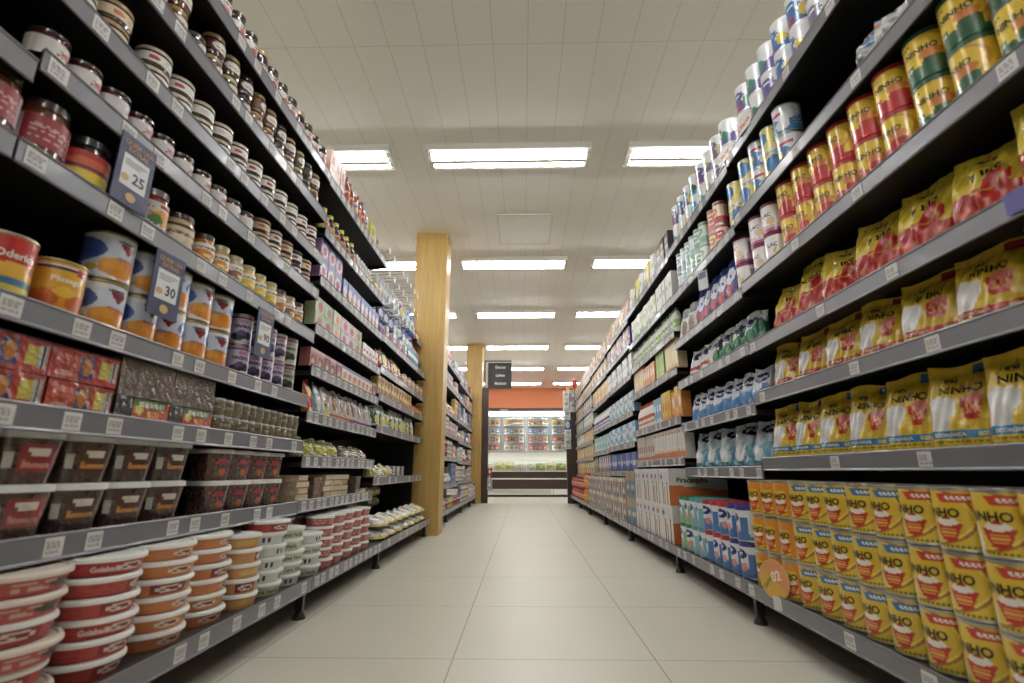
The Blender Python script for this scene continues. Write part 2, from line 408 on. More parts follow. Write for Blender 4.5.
BASEZ = .150
LIPU = {'R': .957, 'L': .915}; LIPB = {'R': .842, 'L': .827}; BACK = {'R': 1.40, 'L': 1.36}
SGN = {'R': 1, 'L': -1}
def shelf_z(side, bay, s): return BASEZ if s == 0 else BAYS[(side, bay)][2][s - 1]
def shelf_word(side, bay, s):
    n = len(BAYS[(side, bay)][2])
    return 'bottom shelf' if s == 0 else 'top shelf' if s == n else ordw(s + 1) + ' shelf'
def bay_word(side, bay): return {0: 'nearest', 1: 'first', 2: 'second', 3: 'third', 4: 'fourth', 5: 'fifth', 6: 'sixth', 7: 'seventh'}[bay] + (' right bay' if side == 'R' else ' left bay')

counters = {}
def put(key, side, bay, s, x, y, z, rz, where):
    K = KINDS[key]
    o = link(K['name'], K['root'], None, (x, y, z + .0008), (0, 0, rz))
    tag(o, f"{K['desc']}, {where}, {shelf_word(side, bay, s)}, {bay_word(side, bay)}", K['cat'], f"{K['plural']} on the {shelf_word(side, bay, s)} of the {bay_word(side, bay)}")
    for nm, me in K['parts']: link(nm, me, o)
    return o

def row(side, bay, s, y0, y1, keys, layers=1, rows=1, gap=.004, face=0.0, mx=.014, lyj=0.0, ragged=0.0, tilt=0):
    """Fill a shelf from y0 to y1 with packs; keys cycle (a list) or are drawn in runs."""
    if isinstance(keys, str): keys = [keys]
    sg = SGN[side]; z0 = shelf_z(side, bay, s) - .004
    lip = LIPB[side] if s == 0 else LIPU[side]
    y = y0; i = 0
    if face and KINDS[keys[0]]['w'] > KINDS[keys[0]]['d'] * 1.2: mx += .009
    while True:
        k = keys[i % len(keys)]; K = KINDS[k]
        w_ = K['w'] + gap
        if face and K['w'] > K['d'] * 1.2:
            w_ = K['w'] * math.cos(face) + K['d'] * math.sin(face) * .55 + gap
        if y + w_ > y1 + .012: break
        cy = y + w_ / 2; y += w_; i += 1
        ck = (side, bay, s, K['desc']); counters[ck] = counters.get(ck, 0) + 1; n = counters[ck]
        for r_ in range(rows):
            nl = layers
            if ragged and rng.random() < ragged: nl = max(1, layers - 1)
            for l in range(nl):
                base = -sg * -1
                rz = (PI / 2 if side == 'L' else -PI / 2)
                toward = -1 if side == 'L' else 1
                rz += toward * face + math.radians(rng.uniform(-K['spin'], K['spin']))
                dx = (K['d'] / 2 if not face or K['w'] <= K['d'] * 1.2 else (K['w'] * math.sin(face) + K['d'] * math.cos(face)) / 2 * .96)
                x = sg * (lip + mx + dx + r_ * (K['d'] + .006) + rng.uniform(0, .003))
                if nl > 2: where = f"{ordw(l + 1)} up in {ordw(n)} stack"
                elif layers > 1: where = f"{ordw(n)} along {'lower' if l == 0 else 'upper'} layer"
                else: where = f"{ordw(n)} along"
                if r_: where = 'rear ' + where.replace(' along', '').replace(' in ', ', ')
                put(k, side, bay, s, x, cy + rng.uniform(-lyj, lyj), z0 + l * (K['h'] + .0004), rz, where)
    return y

# ------------------------------------------------------------------ the setting
def quad_obj(name, verts, m):
    b = MB(); b.v = verts; b.face((0, 1, 2, 3), (200, 200, 200), m)
    return struct(link(name, b.mesh(name)))
XW, Y0, Y1, ZC = 6.5, -3.2, 14.65, 2.925
quad_obj('floor', [(-XW, Y0, 0), (XW, Y0, 0), (XW, Y1, 0), (-XW, Y1, 0)], FLOORM)
quad_obj('ceiling', [(-XW, Y0, ZC), (-XW, Y1, ZC), (XW, Y1, ZC), (XW, Y0, ZC)], CEILM)
quad_obj('wall_back', [(-XW, Y1, 0), (XW, Y1, 0), (XW, Y1, ZC), (-XW, Y1, ZC)], ORANGE)
quad_obj('wall_left', [(-XW, Y0, 0), (-XW, Y1, 0), (-XW, Y1, ZC), (-XW, Y0, ZC)], CREAM)
quad_obj('wall_right', [(XW, Y1, 0), (XW, Y0, 0), (XW, Y0, ZC), (XW, Y1, ZC)], CREAM)
quad_obj('wall_front', [(XW, Y0, 0), (-XW, Y0, 0), (-XW, Y0, ZC), (XW, Y0, ZC)], CREAM)
def box_obj(name, x0, y0, z0, x1, y1, z1, m, parent=None, col=(200, 200, 200)):
    b = MB(); b.box(x0, y0, z0, x1, y1, z1, col, m)
    return link(name, b.mesh(name), parent)
b = MB()   # the access hatch in the ceiling, a thin frame round a flush panel
for q in ((-.24, 4.33, .30, 4.35), (-.24, 4.97, .30, 4.985), (-.24, 4.33, -.225, 4.985), (.285, 4.33, .30, 4.985)): b.box(q[0], q[1], ZC - .006, q[2], q[3], ZC, (228, 222, 212), PRINT)
b.box(-.225, 4.35, ZC - .003, .285, 4.97, ZC, (246, 243, 236), PRINT)
struct(link('trim_1', b.mesh('ceiling_hatch')))
struct(box_obj('wall_pillar_1', -1.075, 4.70, 0, -.757, 4.95, ZC, WOOD))
struct(box_obj('wall_pillar_2', -1.06, 9.32, 0, -.762, 9.56, ZC, WOOD))

# ceiling lamps: housing, reflector, two tubes, louvre
def lamp_meshes():
    h = MB(); L, W, H, T, C = .62, .128, .05, .030, .064      # frame, then the divider between two troughs
    c0 = (225, 222, 214)
    for q in ((-L, -W, L, -C - T), (-L, C + T, L, W), (-L, -C - T, -L + .03, C + T), (L - .03, -C - T, L, C + T), (-L + .03, -C + T, L - .03, C - T)): h.box(q[0], q[1], -H, q[2], q[3], 0, c0, HOUSE)
    h.box(-L + .03, -.017, -.074, L - .03, .017, -H, c0, HOUSE)
    r = MB()
    for s in (-1, 1):
        r.grid(lambda u, v: (-L + .032 + (2 * L - .064) * u, s * C + (T - .001) * (v * 2 - 1), -.022 - .022 * (v * 2 - 1) ** 2), 1, 8, (235, 235, 232), REFL)
    lo = MB()
    for k in range(1, 30):
        x = -L + 2 * L * k / 30
        for s in (-1, 1): lo.box(x - .0015, s * C - T, -.0485, x + .0015, s * C + T, -.040, (235, 235, 232), REFL)
    t = MB(); n = 8
    t.grid(lambda u, v: (-.583 + 1.166 * v, .012 * math.cos(2 * PI * u), .012 * math.sin(2 * PI * u)), n, 1, (255, 255, 255), TUBEM)
    c = MB()
    c.box(-.589, -.012, -.012, -.583, .012, .012, (200, 200, 198), HOUSE); c.box(.583, -.012, -.012, .589, .012, .012, (200, 200, 198), HOUSE)
    return h.mesh('lamp_housing'), r.mesh('reflector'), lo.mesh('louvre'), t.mesh('tube'), c.mesh('tube_cap')
LM = lamp_meshes()
ROWS = [(-1.1, 'behind'), (1.22, 'first'), (3.38, 'second'), (5.43, 'third'), (7.36, 'fourth'), (9.46, 'fifth'), (11.55, 'sixth'), (13.6, 'seventh')]
COLN = {-2: 'two columns left of the aisle', -1: 'one column left of the aisle', 0: 'over the middle of the aisle', 1: 'one column right of the aisle', 2: 'two columns right of the aisle'}
for (yy, rn) in ROWS:
    for k in range(-2, 3):
        o = link('ceiling_lamp', None, None, (-.097 + 1.515 * k, yy, ZC))
        o.empty_display_size = .1
        tag(o, f'white twin tube ceiling lamp in {rn} row, {COLN[k]}', 'ceiling lamp', 'fluorescent lamps on the ceiling')
        link('housing', LM[0], o); link('reflector', LM[1], o); link('louvre', LM[2], o)
        for s in (-1, 1):
            t = link('tube', LM[3], o, (0, s * .064, -.058)); link('tube_cap', LM[4], t)

# ------------------------------------------------------------------ shelving bays
def tag_mesh(i, w=.042, h=.036):
    b = MB(); r = random.Random(i); base = (214, 211, 208)
    b.box(-w / 2, -.0012, -h / 2, w / 2, 0, h / 2, base, TAGM)
    for k in range(3):
        a = -w * .38; z = h * (.22 - .24 * k)
        for q in range(3):
            l = r.uniform(.004, .012)
            b.box(a, -.0016, z - .002, a + l, -.0011, z + (.003 if k != 1 else .006), (168, 164, 166), TAGM); a += l + .003
            if a > w * .36: break
    return b.mesh('price_tag')
TAGS = [tag_mesh(i) for i in range(5)] + [tag_mesh(9, .03, .036)]
for (side, bay), (ya, yb, zs) in BAYS.items():
    sg = SGN[side]
    nm = bay_word(side, bay)
    root = link('shelving_bay', None, None, (sg * BACK[side], (ya + yb) / 2, 0))
    tag(root, f'dark metal shelving bay with grey price rails, {nm} along the aisle', 'shelving')
    cx, cy = root.location.x, root.location.y
    def R_(v): return [(x - cx, y - cy, z) for x, y, z in v]
    def add(name, b, par, off=(0, 0, 0)):
        b.v = [(x - cx - off[0], y - cy - off[1], z - off[2]) for x, y, z in b.v]
        return link(name, b.mesh(name), par, off)
    top = zs[-1]
    if (side, bay) == ('L', 3):
        b = MB(); b.box(-1.40, 4.662, 0, -1.00, 4.682, 1.5, (30, 28, 28), BLACK); add('side_panel', b, root)
    b = MB(); xb = sg * BACK[side]; b.box(min(xb, xb + sg * .02), ya + .0015, .05, max(xb, xb + sg * .02), yb - .0015, top + .05, (30, 28, 28), BLACK); add('back_panel', b, root)
    ends = [ya + .012] if not (side == 'L' and bay == 4) else [ya + .02]
    for ye in ends:
        b = MB(); x0, x1 = sorted((xb - sg * .05, xb)); b.box(x0, ye - .008, 0, x1, ye + .018, top + .03, (30, 28, 28), BLACK); add('upright', b, root)
    for s in range(len(zs) + 1):
        z = shelf_z(side, bay, s) - .004; lip = LIPB[side] if s == 0 else LIPU[side]
        b = MB(); x0, x1 = sorted((sg * (lip + .003), xb))
        y0_, y1_ = ya + .003, yb - .003
        b.box(x0, y0_, z - .022, x1, y1_, z, (60, 58, 54), BLACK)
        b.f, b.c, b.m, b.sm = b.f, b.c, b.m, b.sm
        b.m[1] = b.mi(DECK if s == 0 else BLACK)
        xf0, xf1 = sorted((sg * lip, sg * (lip + .003)))
        b.box(xf0, y0_, z - .038, xf1, y1_, z + .005, (60, 58, 54), BLACK)
        for ye in (y0_, y1_ - .004):      # end brackets that taper towards the back
            o = len(b.v); h_ = .045 if s else .10
            for yy in (ye, ye + .004):
                b.v += [(sg * (lip + .004), yy, z - .038), (xb, yy, z - h_ - .03), (xb, yy, z), (sg * (lip + .004), yy, z)]
            for q in ((0, 1, 2, 3), (7, 6, 5, 4), (0, 4, 5, 1), (1, 5, 6, 2), (2, 6, 7, 3), (3, 7, 4, 0)): b.face(tuple(o + i for i in q), (40, 38, 38), BLACK)
        sh = add('shelf', b, root)
        b = MB()                           # grey rail with rolled edges top and bottom
        pr = [(0, -.042), (-.004, -.043), (-.0055, -.040), (-.003, -.036), (-.003, .002), (-.0055, .006), (-.004, .009), (0, .008)]
        o = len(b.v)
        for yy in (y0_, y1_):
            for (px, pz) in pr: b.v.append((sg * (lip + px), yy, z + pz))
        n = len(pr)
        for i in range(n - 1):
            q = (o + i, o + i + 1, o + n + i + 1, o + n + i)
            b.face(q if sg > 0 else q[::-1], (128, 128, 134), RAIL)
        b.face(tuple(range(o, o + n)), (128, 128, 134), RAIL); b.face(tuple(range(o + n, o + 2 * n))[::-1], (128, 128, 134), RAIL)
        rail = add('price_rail', b, sh)
        # price tags in the rail
        if bay in (0,): step = []
        elif side == 'L' and bay == 1: step = [.16, .10, .23, .09, .14]
        elif side == 'L' and bay == 3: step = [.3, .18, .42]
        elif side == 'L' and bay == 2: step = [.075, .085, .07, .10]
        elif side == 'R' and bay == 1: step = [.42, .30, .55]
        elif side == 'R' and bay == 2: step = [.14, .10, .22]
        else: step = [.13, .2, .1, .26]
        yy = y0_ + rng.uniform(.03, .12); q = 0
        while step and yy < y1_ - .03:
            t = link('price_tag', TAGS[rng.randrange(5)], rail, (sg * (lip - .0032) - cx, yy - cy, z - .017), (0, 0, (-PI / 2 if sg > 0 else PI / 2)))
            yy += step[q % len(step)] * rng.uniform(.85, 1.2); q += 1
    for ye in ([ya + .016] if not (side == 'L' and bay == 4) else []) + ([yb - .02] if (side, bay) in (('L', 3), ('L', 7), ('R', 7)) else []):
        b = MB(); x0, x1 = sorted((sg * (LIPB[side] + .03), xb)); b.box(x0, ye - .012, .075, x1, ye + .012, .12, (40, 38, 38), BLACK)
        x0, x1 = sorted((sg * (LIPB[side] + .028), sg * (LIPB[side] + .058))); b.box(x0, ye - .012, .03, x1, ye + .012, .12, (40, 38, 38), BLACK)
        b.lathe([(0.0, 0), (.026, .0), (.024, .008), (.012, .03), (.01, .04)], 12, (20, 20, 20), BLACK)
        m_ = len(b.v)
        k_ = 13 * 2 * 4
        for i in range(m_ - k_, m_): x, y, z = b.v[i]; b.v[i] = (x + sg * (LIPB[side] + .043), y + ye, z)
        add('leg', b, root)

# ------------------------------------------------------------------ the packs
YE, RD, BL, OR, WH, GR, NV = (232, 190, 28), (204, 36, 34), (52, 124, 186), (236, 134, 30), (232, 230, 224), (46, 130, 70), (30, 38, 96)
def tin_art(base, corner, edge=(176, 116, 34)):
    return paint(base, [('r', -.35, .0, .0, 1, base), ('o', .30, .55, .64, .50, .09, edge), ('o', .30, .55, .60, .46, .06, (248, 214, 70)),
        ('e', .02, .18, .26, .34, (240, 238, 230)), ('e', .14, .4, .08, .10, (240, 238, 230)),
        ('t', .52, .14, .44, .10, .22, (214, 44, 28)), ('t', .52, .10, .16, .02, .10, (214, 44, 28)), ('e', .52, .46, .16, .07, (238, 232, 220)), ('t', .52, .49, .56, .09, .02, (208, 40, 30)), ('r', .42, .20, .62, .225, (240, 170, 60)), ('r', .41, .26, .63, .285, (240, 170, 60)), ('r', .40, .32, .64, .345, (240, 170, 60)),
        ('t', .74, .80, .955, .24, .32, corner), ('l', .56, .84, .96, .92, 2, (236, 236, 236)), ('l', -.05, .83, .16, .88, 1, (60, 104, 40)), ('l', .3, .03, .95, .075, 1, (110, 120, 30)),
        ('t', 1.16, .72, .95, .16, .02, RD), ('r', 1.06, .52, 1.30, .68, (226, 110, 30)), ('r', 1.08, .36, 1.30, .5, (60, 140, 60)), ('e', 1.2, .58, .06, .06, (120, 60, 150)), ('r', 1.10, .14, 1.26, .32, (104, 44, 134)), ('s', .98, .2, 1.02, .45, 90, (80, 90, 30))])
NT = [('NINHO', .41, .63, .20, (44, 44, 20), .86)]
k_can('tin_blue', 'milk_tin', 'tin', 'yellow milk tin with blue corner', 'yellow milk tins', .0485, .124, tin_art(YE, BL), text=NT, nu=100, nv=44, spin=7)
k_can('tin_red', 'milk_tin', 'tin', 'yellow milk tin with red corner', 'yellow milk tins', .0485, .124, tin_art(YE, (222, 60, 40)), text=NT, nu=100, nv=44, spin=7)
def tin_or_art(): 
    f = tin_art(YE, (240, 150, 60), (200, 90, 20))
    return lambda x, y: ((238, 140, 24) if (x > .72 and y > .02) or (y > .78 and x > .4) else f(x, y))
k_can('tin_orange', 'milk_tin', 'tin', 'yellow milk tin with orange side', 'orange sided milk tins', .0485, .124, tin_or_art(), text=NT, nu=100, nv=44, spin=7)
def growth_art(c): return paint(YE, [('o', .38, .6, .6, .40, .12, (206, 150, 40)), ('w', .20, .07, 5, c), ('e', .62, .24, .18, .22, c), ('r', .1, .2, .3, .38, c), ('e', .6, .48, .20, .10, (214, 120, 40)), ('r', -.5, .95, 1.6, 1, c), ('r', -.5, 0, 1.6, .05, c), ('l', .05, .80, .3, .86, 1, (80, 90, 30)), ('l', 1.1, .2, 1.5, .9, 9, (200, 196, 150))])
GT = [('NINHO', .45, .64, .16, (36, 34, 26), .78), ('1+', .2, .29, .15, (240, 236, 226), .16)]
k_can('growth_red', 'milk_tin', 'tin', 'yellow milk tin with red foot', 'red footed milk tins', .050, .135, growth_art((200, 28, 36)), text=GT, rim=(196, 40, 44), lid=(190, 30, 36), nu=80, nv=36, spin=22, lidh=.006)
k_can('growth_green', 'milk_tin', 'tin', 'yellow milk tin with green foot', 'green footed milk tins', .050, .135, growth_art((34, 92, 56)), text=[GT[0], ('3+', .2, .29, .15, (240, 236, 226), .16)], rim=(40, 90, 60), lid=(34, 84, 52), nu=80, nv=36, spin=22, lidh=.006)
k_can('lac', 'milk_tin', 'tin', 'white milk tin with plum lid', 'white and plum milk tins', .047, .13, paint((236, 228, 228), [('w', .26, .05, 7, (214, 176, 190)), ('r', -.5, .0, 1.6, .12, (166, 84, 120)), ('e', .7, .36, .16, .14, (226, 198, 150)), ('s', 1.1, .3, 1.3, .8, 60, (150, 120, 140))]), text=[('LAC', .55, .62, .17, (92, 72, 130), .5)], rim=(140, 50, 90), lid=(132, 36, 78), nu=48, nv=20, lidh=.006, spin=20)
k_can('sky', 'milk_tin', 'tin', 'white tin with blue wave', 'blue and white milk tins', .050, .125, paint((222, 230, 238), [('w', .55, .14, 5, (62, 128, 190)), ('e', .25, .35, .2, .2, (236, 204, 60)), ('r', .3, .64, .8, .8, (206, 50, 70)), ('e', .8, .3, .2, .22, (226, 226, 234)), ('l', 1.1, .2, 1.5, .9, 8, (180, 188, 200))]), nu=48, nv=18, spin=40)
k_can('sky_yellow', 'milk_tin', 'tin', 'yellow and blue milk tin', 'blue and yellow milk tins', .047, .12, paint((232, 216, 110), [('e', .6, .6, .3, .34, (58, 122, 196)), ('w', .22, .05, 5, (232, 224, 200)), ('l', .1, .78, .7, .86, 1, (40, 80, 150)), ('l', 1.1, .2, 1.5, .9, 8, (150, 150, 130))]), nu=48, nv=18, spin=40)
def fam_art(c, d): return paint((232, 234, 238), [('w', .42, .10, 6, c), ('e', .35, .62, .3, .2, c), ('l', .2, .6, .6, .68, 1, (250, 250, 250)), ('e', .75, .34, .16, .2, d), ('e', .3, .16, .2, .12, (206, 60, 60)), ('r', -.5, .94, 1.6, 1, c)])
for nm, c, d, tx in (('blue', (62, 120, 190), (240, 200, 60), 'blue'), ('purple', (110, 92, 164), (60, 150, 110), 'purple'), ('teal', (60, 160, 196), (40, 110, 80), 'teal'), ('grey', (120, 116, 150), (200, 180, 130), 'lilac grey')):
    k_can('wide_' + nm, 'cereal_tin', 'tin', f'white and {tx} wide rimmed tin', f'white and {tx} tins', .052, .135, fam_art(c, d), nu=40, nv=16, rim=(236, 238, 240), lid=(240, 240, 240), lidh=.007, spin=40)
for nm, c, d, tx in (('red', (206, 54, 70), (240, 220, 190), 'red'), ('rose', (220, 110, 120), (244, 226, 120), 'rose and cream'), ('mint', (120, 178, 150), (222, 232, 224), 'mint green'), ('aqua', (150, 196, 200), (230, 236, 236), 'pale aqua'), ('slate', (120, 134, 170), (228, 232, 240), 'slate blue')):
    k_can('tall_' + nm, 'drink_tin', 'tin', f'tall {tx} powdered drink tin', f'tall {tx} tins', .036, .125, paint(d, [('r', -.5, .0, 1.6, .3, c), ('r', -.5, .88, 1.6, 1, c), ('e', .5, .58, .34, .2, c), ('l', .3, .54, .7, .62, 1, (248, 248, 240)), ('s', 1.05, .34, 1.3, .8, 50, c)]), nu=36, nv=16, parts=True, spin=40)

def bag_art(band, corner):
    return paint(YE, [('r', 0, 0, 1, .055, (206, 170, 30)), ('e', .16, .40, .17, .24, (226, 224, 222)), ('e', .3, .5, .12, .12, (222, 222, 220)), ('o', .25, .5, .52, .30, .05, (200, 150, 40)),
        ('t', .62, .34, .58, .10, .16, (208, 40, 30)), ('e', .64, .58, .14, .05, (236, 120, 110)), ('l', .52, .4, .74, .54, 3, (242, 150, 90)), ('r', 0, .13, .92, .235, band), ('r', .62, .86, .95, .97, corner), ('l', .22, .80, .42, .835, 1, (70, 100, 50)), ('l', .05, .085, .8, .11, 1, (120, 116, 30)), ('s', .9, .3, .95, .55, 120, (110, 110, 50)), ('r', 0, .945, 1, .95, (190, 160, 30))])
BT = [('NINHO', .48, .70, .13, (34, 40, 20), .66), ('ECONÔMICA', .32, .18, .055, (244, 236, 200), .44), ('800g', .74, .18, .075, (244, 226, 120), .24)]
for i in range(3):
    k_bag(f'bag_blue{i}', 'milk_powder_bag', 'yellow milk powder bag, blue band', 'yellow milk powder bags with blue band', .165, .085, .205, bag_art((40, 130, 190), (48, 110, 170)), BT, seed=11 + i, side=(214, 176, 30), n=(56, 44), cat='bag')
    k_bag(f'bag_red{i}', 'milk_powder_bag', 'yellow milk powder bag, red band', 'yellow milk powder bags with red band', .172, .085, .180, bag_art((206, 44, 34), (170, 30, 36)), BT, seed=21 + i, side=(214, 176, 30), n=(56, 44))
    k_bag(f'bag_glossy{i}', 'milk_powder_bag', 'glossy yellow bag with red foot', 'glossy yellow and red bags', .165, .085, .195 + .015 * i, paint((226, 196, 40), [('w', .42, .06, 4 + i, (206, 40, 30)), ('w', .22, .04, 5, (216, 62, 26)), ('e', .66, .5, .2, .17, (200, 26, 34)), ('o', .4, .6, .4, .2, .12, (190, 160, 50)), ('r', .05, .3, .22, .42, (190, 20, 30)), ('l', .3, .86, .6, .9, 1, (90, 90, 40))]), [('NINHO', .48, .68, .12, (30, 36, 20), .6, .15)], seed=31 + i, side=(206, 130, 30), n=(56, 44), lean=.03, wr=.006, spin=12)
for i in range(2):
    k_bag(f'bag_sky{i}', 'milk_powder_bag', 'pale blue and white milk bag', 'pale blue milk bags', .17, .085, .20, paint((196, 216, 226), [('w', .35, .12, 4 + i, (110, 176, 206)), ('e', .5, .83, .28, .10, (26, 34, 84)), ('l', .36, .8, .64, .87, 1, (220, 224, 236)), ('e', .62, .3, .34, .26, (120, 186, 214)), ('e', .2, .34, .18, .2, (234, 238, 238)), ('r', .1, .1, .3, .16, (60, 150, 90))]), seed=41 + i, side=(84, 156, 196), lean=.02, wr=.008, spin=14)
    k_bag(f'pouch_blue{i}', 'milk_powder_pouch', 'small blue and white pouch', 'small blue and white pouches', .112, .07, .165, paint((214, 222, 232), [('w', .3 + .1 * i, .12, 5, (86, 150, 210)), ('e', .5, .74, .38, .14, (36, 44, 120)), ('l', .25, .7, .75, .78, 1, (226, 230, 244)), ('e', .75, .3, .3, .28, (70, 132, 200))]), seed=51 + i, side=(70, 128, 190), wr=.004, cat='pouch')
    k_bag(f'pouch_green{i}', 'milk_powder_pouch', 'white pouch with green side', 'white and green pouches', .125, .07, .17, paint((224, 228, 226), [('w', .4, .14, 4, (44, 130, 84)), ('e', .42, .7, .3, .13, (52, 50, 116)), ('e', .75, .45, .3, .34, (30, 112, 70)), ('r', .1, .06, .4, .16, (220, 226, 220))]), seed=61 + i, side=(40, 110, 76), wr=.005, cat='pouch')
k_bag('pouch_crimson', 'milk_powder_pouch', 'white pouch with red lettering band', 'white and red pouches', .15, .07, .17, paint((226, 226, 228), [('r', .05, .26, .8, .40, (204, 44, 50)), ('e', .4, .74, .3, .14, (44, 40, 100)), ('e', .7, .2, .16, .1, (110, 160, 80)), ('r', .1, .08, .3, .18, (200, 40, 50))]), seed=71, side=(200, 204, 208), wr=.006, cat='pouch')
k_bag('pouch_navy', 'milk_powder_pouch', 'blue pouch with red and white badge', 'blue pouches', .10, .06, .225, paint((52, 66, 160), [('e', .5, .62, .4, .2, (226, 230, 240)), ('e', .5, .3, .32, .14, (206, 50, 66)), ('l', .25, .58, .75, .66, 1, (60, 70, 170))]), seed=72, side=(44, 54, 140), cat='pouch')
k_bag('pouch_grey', 'milk_powder_pouch', 'silver white pouch with brown picture', 'silver white pouches', .13, .06, .21, paint((206, 208, 210), [('e', .5, .4, .3, .22, (150, 120, 90)), ('r', .2, .7, .8, .82, (120, 124, 130)), ('w', .16, .03, 6, (226, 228, 228))]), seed=73, side=(190, 192, 194), cat='pouch')

# jars of milk preparation on the first right base, clear waists with coloured lids
def baby_art(c): return paint((226, 232, 238), [('w', .30, .10, 5, c), ('e', .35, .68, .34, .16, (34, 44, 128)), ('l', .15, .64, .55, .72, 1, (236, 238, 248)), ('r', .72, .2, .98, .7, c), ('e', .55, .32, .12, .12, (236, 140, 130)), ('r', 1.02, .1, 1.25, .5, (210, 214, 222))])
for nm, c, l in (('violet', (70, 120, 196), (70, 60, 160)), ('crimson', (64, 130, 206), (200, 40, 60)), ('teal', (120, 190, 208), (90, 170, 180)), ('green', (140, 186, 150), (60, 136, 96))):
    k_can('baby_' + nm, 'milk_tin', 'tin', f'blue and white tin with {nm} lid', f'blue and white tins with {nm} lids', .0475, .136, baby_art(c), rim=(208, 208, 206), lid=l, nu=64, nv=26, lidh=.010, spin=30, text=[('Bebê', .36, .675, .10, (236, 238, 248), .34)])

# canned fruit
def peach_art(seed): 
    return paint((222, 226, 234), [('w', .78, .1, 3.5, (206, 216, 236)), ('e', -.15, .62, .5, .3, (60, 92, 180)), ('e', 1.35, .62, .5, .3, (60, 92, 180)), ('e', .62, .22, .36, .18, (238, 142, 24)), ('e', .45, .34, .18, .12, (242, 160, 40)), ('e', .78, .36, .18, .12, (236, 132, 20)), ('t', .66, .58, .82, .01, .15, (150, 30, 40)), ('e', 0, .12, .14, .1, (200, 40, 34)), ('e', .16, .2, .1, .08, (226, 180, 40)), ('e', -.14, .26, .14, .1, (60, 120, 50)), ('e', 1.2, .2, .2, .14, (206, 60, 34)), ('l', .0, .5, .24, .62, 3, (60, 70, 140))])
k_can('can_peach', 'food_can', 'can', 'white and blue can of peaches', 'white and blue cans of peaches', .0515, .118, peach_art(1), text=[('HEMMER', .62, .88, .085, (30, 26, 26), .55), ('PÊSSEGO', .62, .47, .075, (206, 40, 40), .5)], rim=(170, 150, 110), lid=(190, 170, 120), nu=80, nv=34, spin=25)
k_can('can_oderich', 'food_can', 'can', 'red topped can of fruit', 'large cans of fruit', .0515, .124, paint((208, 40, 30), [('w', .5, .05, 6, (226, 172, 40)), ('r', -.5, .18, 1.5, .30, (70, 130, 176)), ('w', .18, .0, 1, (232, 208, 50)), ('e', .55, .44, .3, .12, (240, 176, 50)), ('e', .8, .52, .14, .1, (214, 84, 30)), ('o', .5, .78, .5, .24, .05, (226, 180, 60))]), text=[('Oderich', .52, .70, .16, (244, 240, 230), .8)], nu=80, nv=34, rim=(190, 150, 90), lid=(200, 190, 160))
k_can('can_ole', 'food_can', 'can', 'orange can of peach halves', 'large cans of fruit', .0515, .118, paint((238, 168, 30), [('w', .42, .06, 5, (236, 148, 20)), ('e', .25, .25, .2, .18, (220, 92, 14)), ('e', .25, .25, .09, .08, (190, 60, 10)), ('e', .72, .22, .2, .18, (222, 96, 14)), ('e', .5, .42, .14, .1, (246, 190, 50)), ('r', .12, .84, .95, .9, (44, 50, 110)), ('r', .12, .90, .95, .95, (230, 226, 220)), ('r', .62, .78, .96, .93, (200, 36, 40))]), text=[('OLÉ', .79, .855, .12, (244, 240, 230), .26), ('Pêssego', .5, .68, .14, (250, 244, 226), .7)], nu=80, nv=34, rim=(206, 168, 60), lid=(190, 170, 120))
def olive_art(c, d, e): return paint(c, [('r', -.4, .88, 1.5, .93, (44, 60, 130)), ('r', -.4, .93, 1.5, .97, (200, 40, 50)), ('e', .35, .22, .2, .14, d), ('e', .6, .28, .2, .14, d), ('e', .45, .36, .14, .1, e), ('l', .2, .52, .8, .7, 3, (70, 60, 90)), ('s', 1.0, .1, 1.3, .8, 60, (120, 110, 150))])
k_can('can_plum', 'food_can', 'can', 'lilac can of dark fruit', 'lilac cans of dark fruit', .0405, .108, olive_art((186, 176, 206), (46, 32, 66), (90, 70, 130)), text=[('OLÉ', .5, .8, .12, (190, 30, 50), .4)], nu=56, nv=26, lid=(180, 178, 175), spin=25)
k_can('can_olive', 'food_can', 'can', 'grey green can of olives', 'grey green cans of olives', .046, .112, olive_art((168, 178, 158), (40, 46, 34), (70, 90, 50)), text=[('OLÉ', .5, .8, .12, (190, 30, 50), .4)], nu=56, nv=26, lid=(120, 122, 118), spin=25)

# jars
RB = (96, 30, 16)
k_jar('jar_berry', 'preserve_jar', 'dark red preserve jar with silver stripe label', 'large preserve jars', .050, .135, (104, 52, 24), paint((160, 34, 50), [('r', .0, .1, .18, .9, (226, 210, 214)), ('l', .3, .2, .9, .8, 5, (214, 150, 150)), ('r', .9, .0, 1, 1, (200, 190, 190))]), (60, 40, 34))
k_jar('jar_pickle', 'preserve_jar', 'dark jar with red and yellow label', 'large preserve jars', .050, .125, (36, 22, 16), paint((196, 30, 30), [('r', -.5, 0, 1.5, .38, (232, 200, 40)), ('e', .5, .62, .34, .16, (226, 90, 40)), ('r', .1, .4, .9, .48, (40, 40, 90))]), (36, 34, 34), lv=(.1, .72))
k_jar('jar_tomato', 'preserve_jar', 'red sauce jar with vegetable picture', 'large preserve jars', .041, .125, (150, 40, 20), paint((222, 214, 206), [('e', .65, .4, .3, .3, (226, 150, 30)), ('e', .5, .3, .16, .2, (70, 130, 50)), ('l', .1, .5, .4, .9, 5, (140, 130, 130)), ('r', .55, .8, 1, .95, (190, 40, 40))]), (120, 108, 104), lv=(.1, .8))
k_jar('jar_cream', 'preserve_jar', 'cream jar with maroon band', 'large preserve jars', .046, .115, (206, 180, 130), paint((212, 190, 146), [('r', -.4, .84, 1.5, 1, (90, 24, 30)), ('e', .35, .3, .16, .2, (226, 214, 190)), ('e', .8, .25, .1, .14, (110, 40, 40)), ('l', .1, .5, .9, .75, 3, (120, 70, 60))]), (64, 22, 24), lv=(.08, .8))
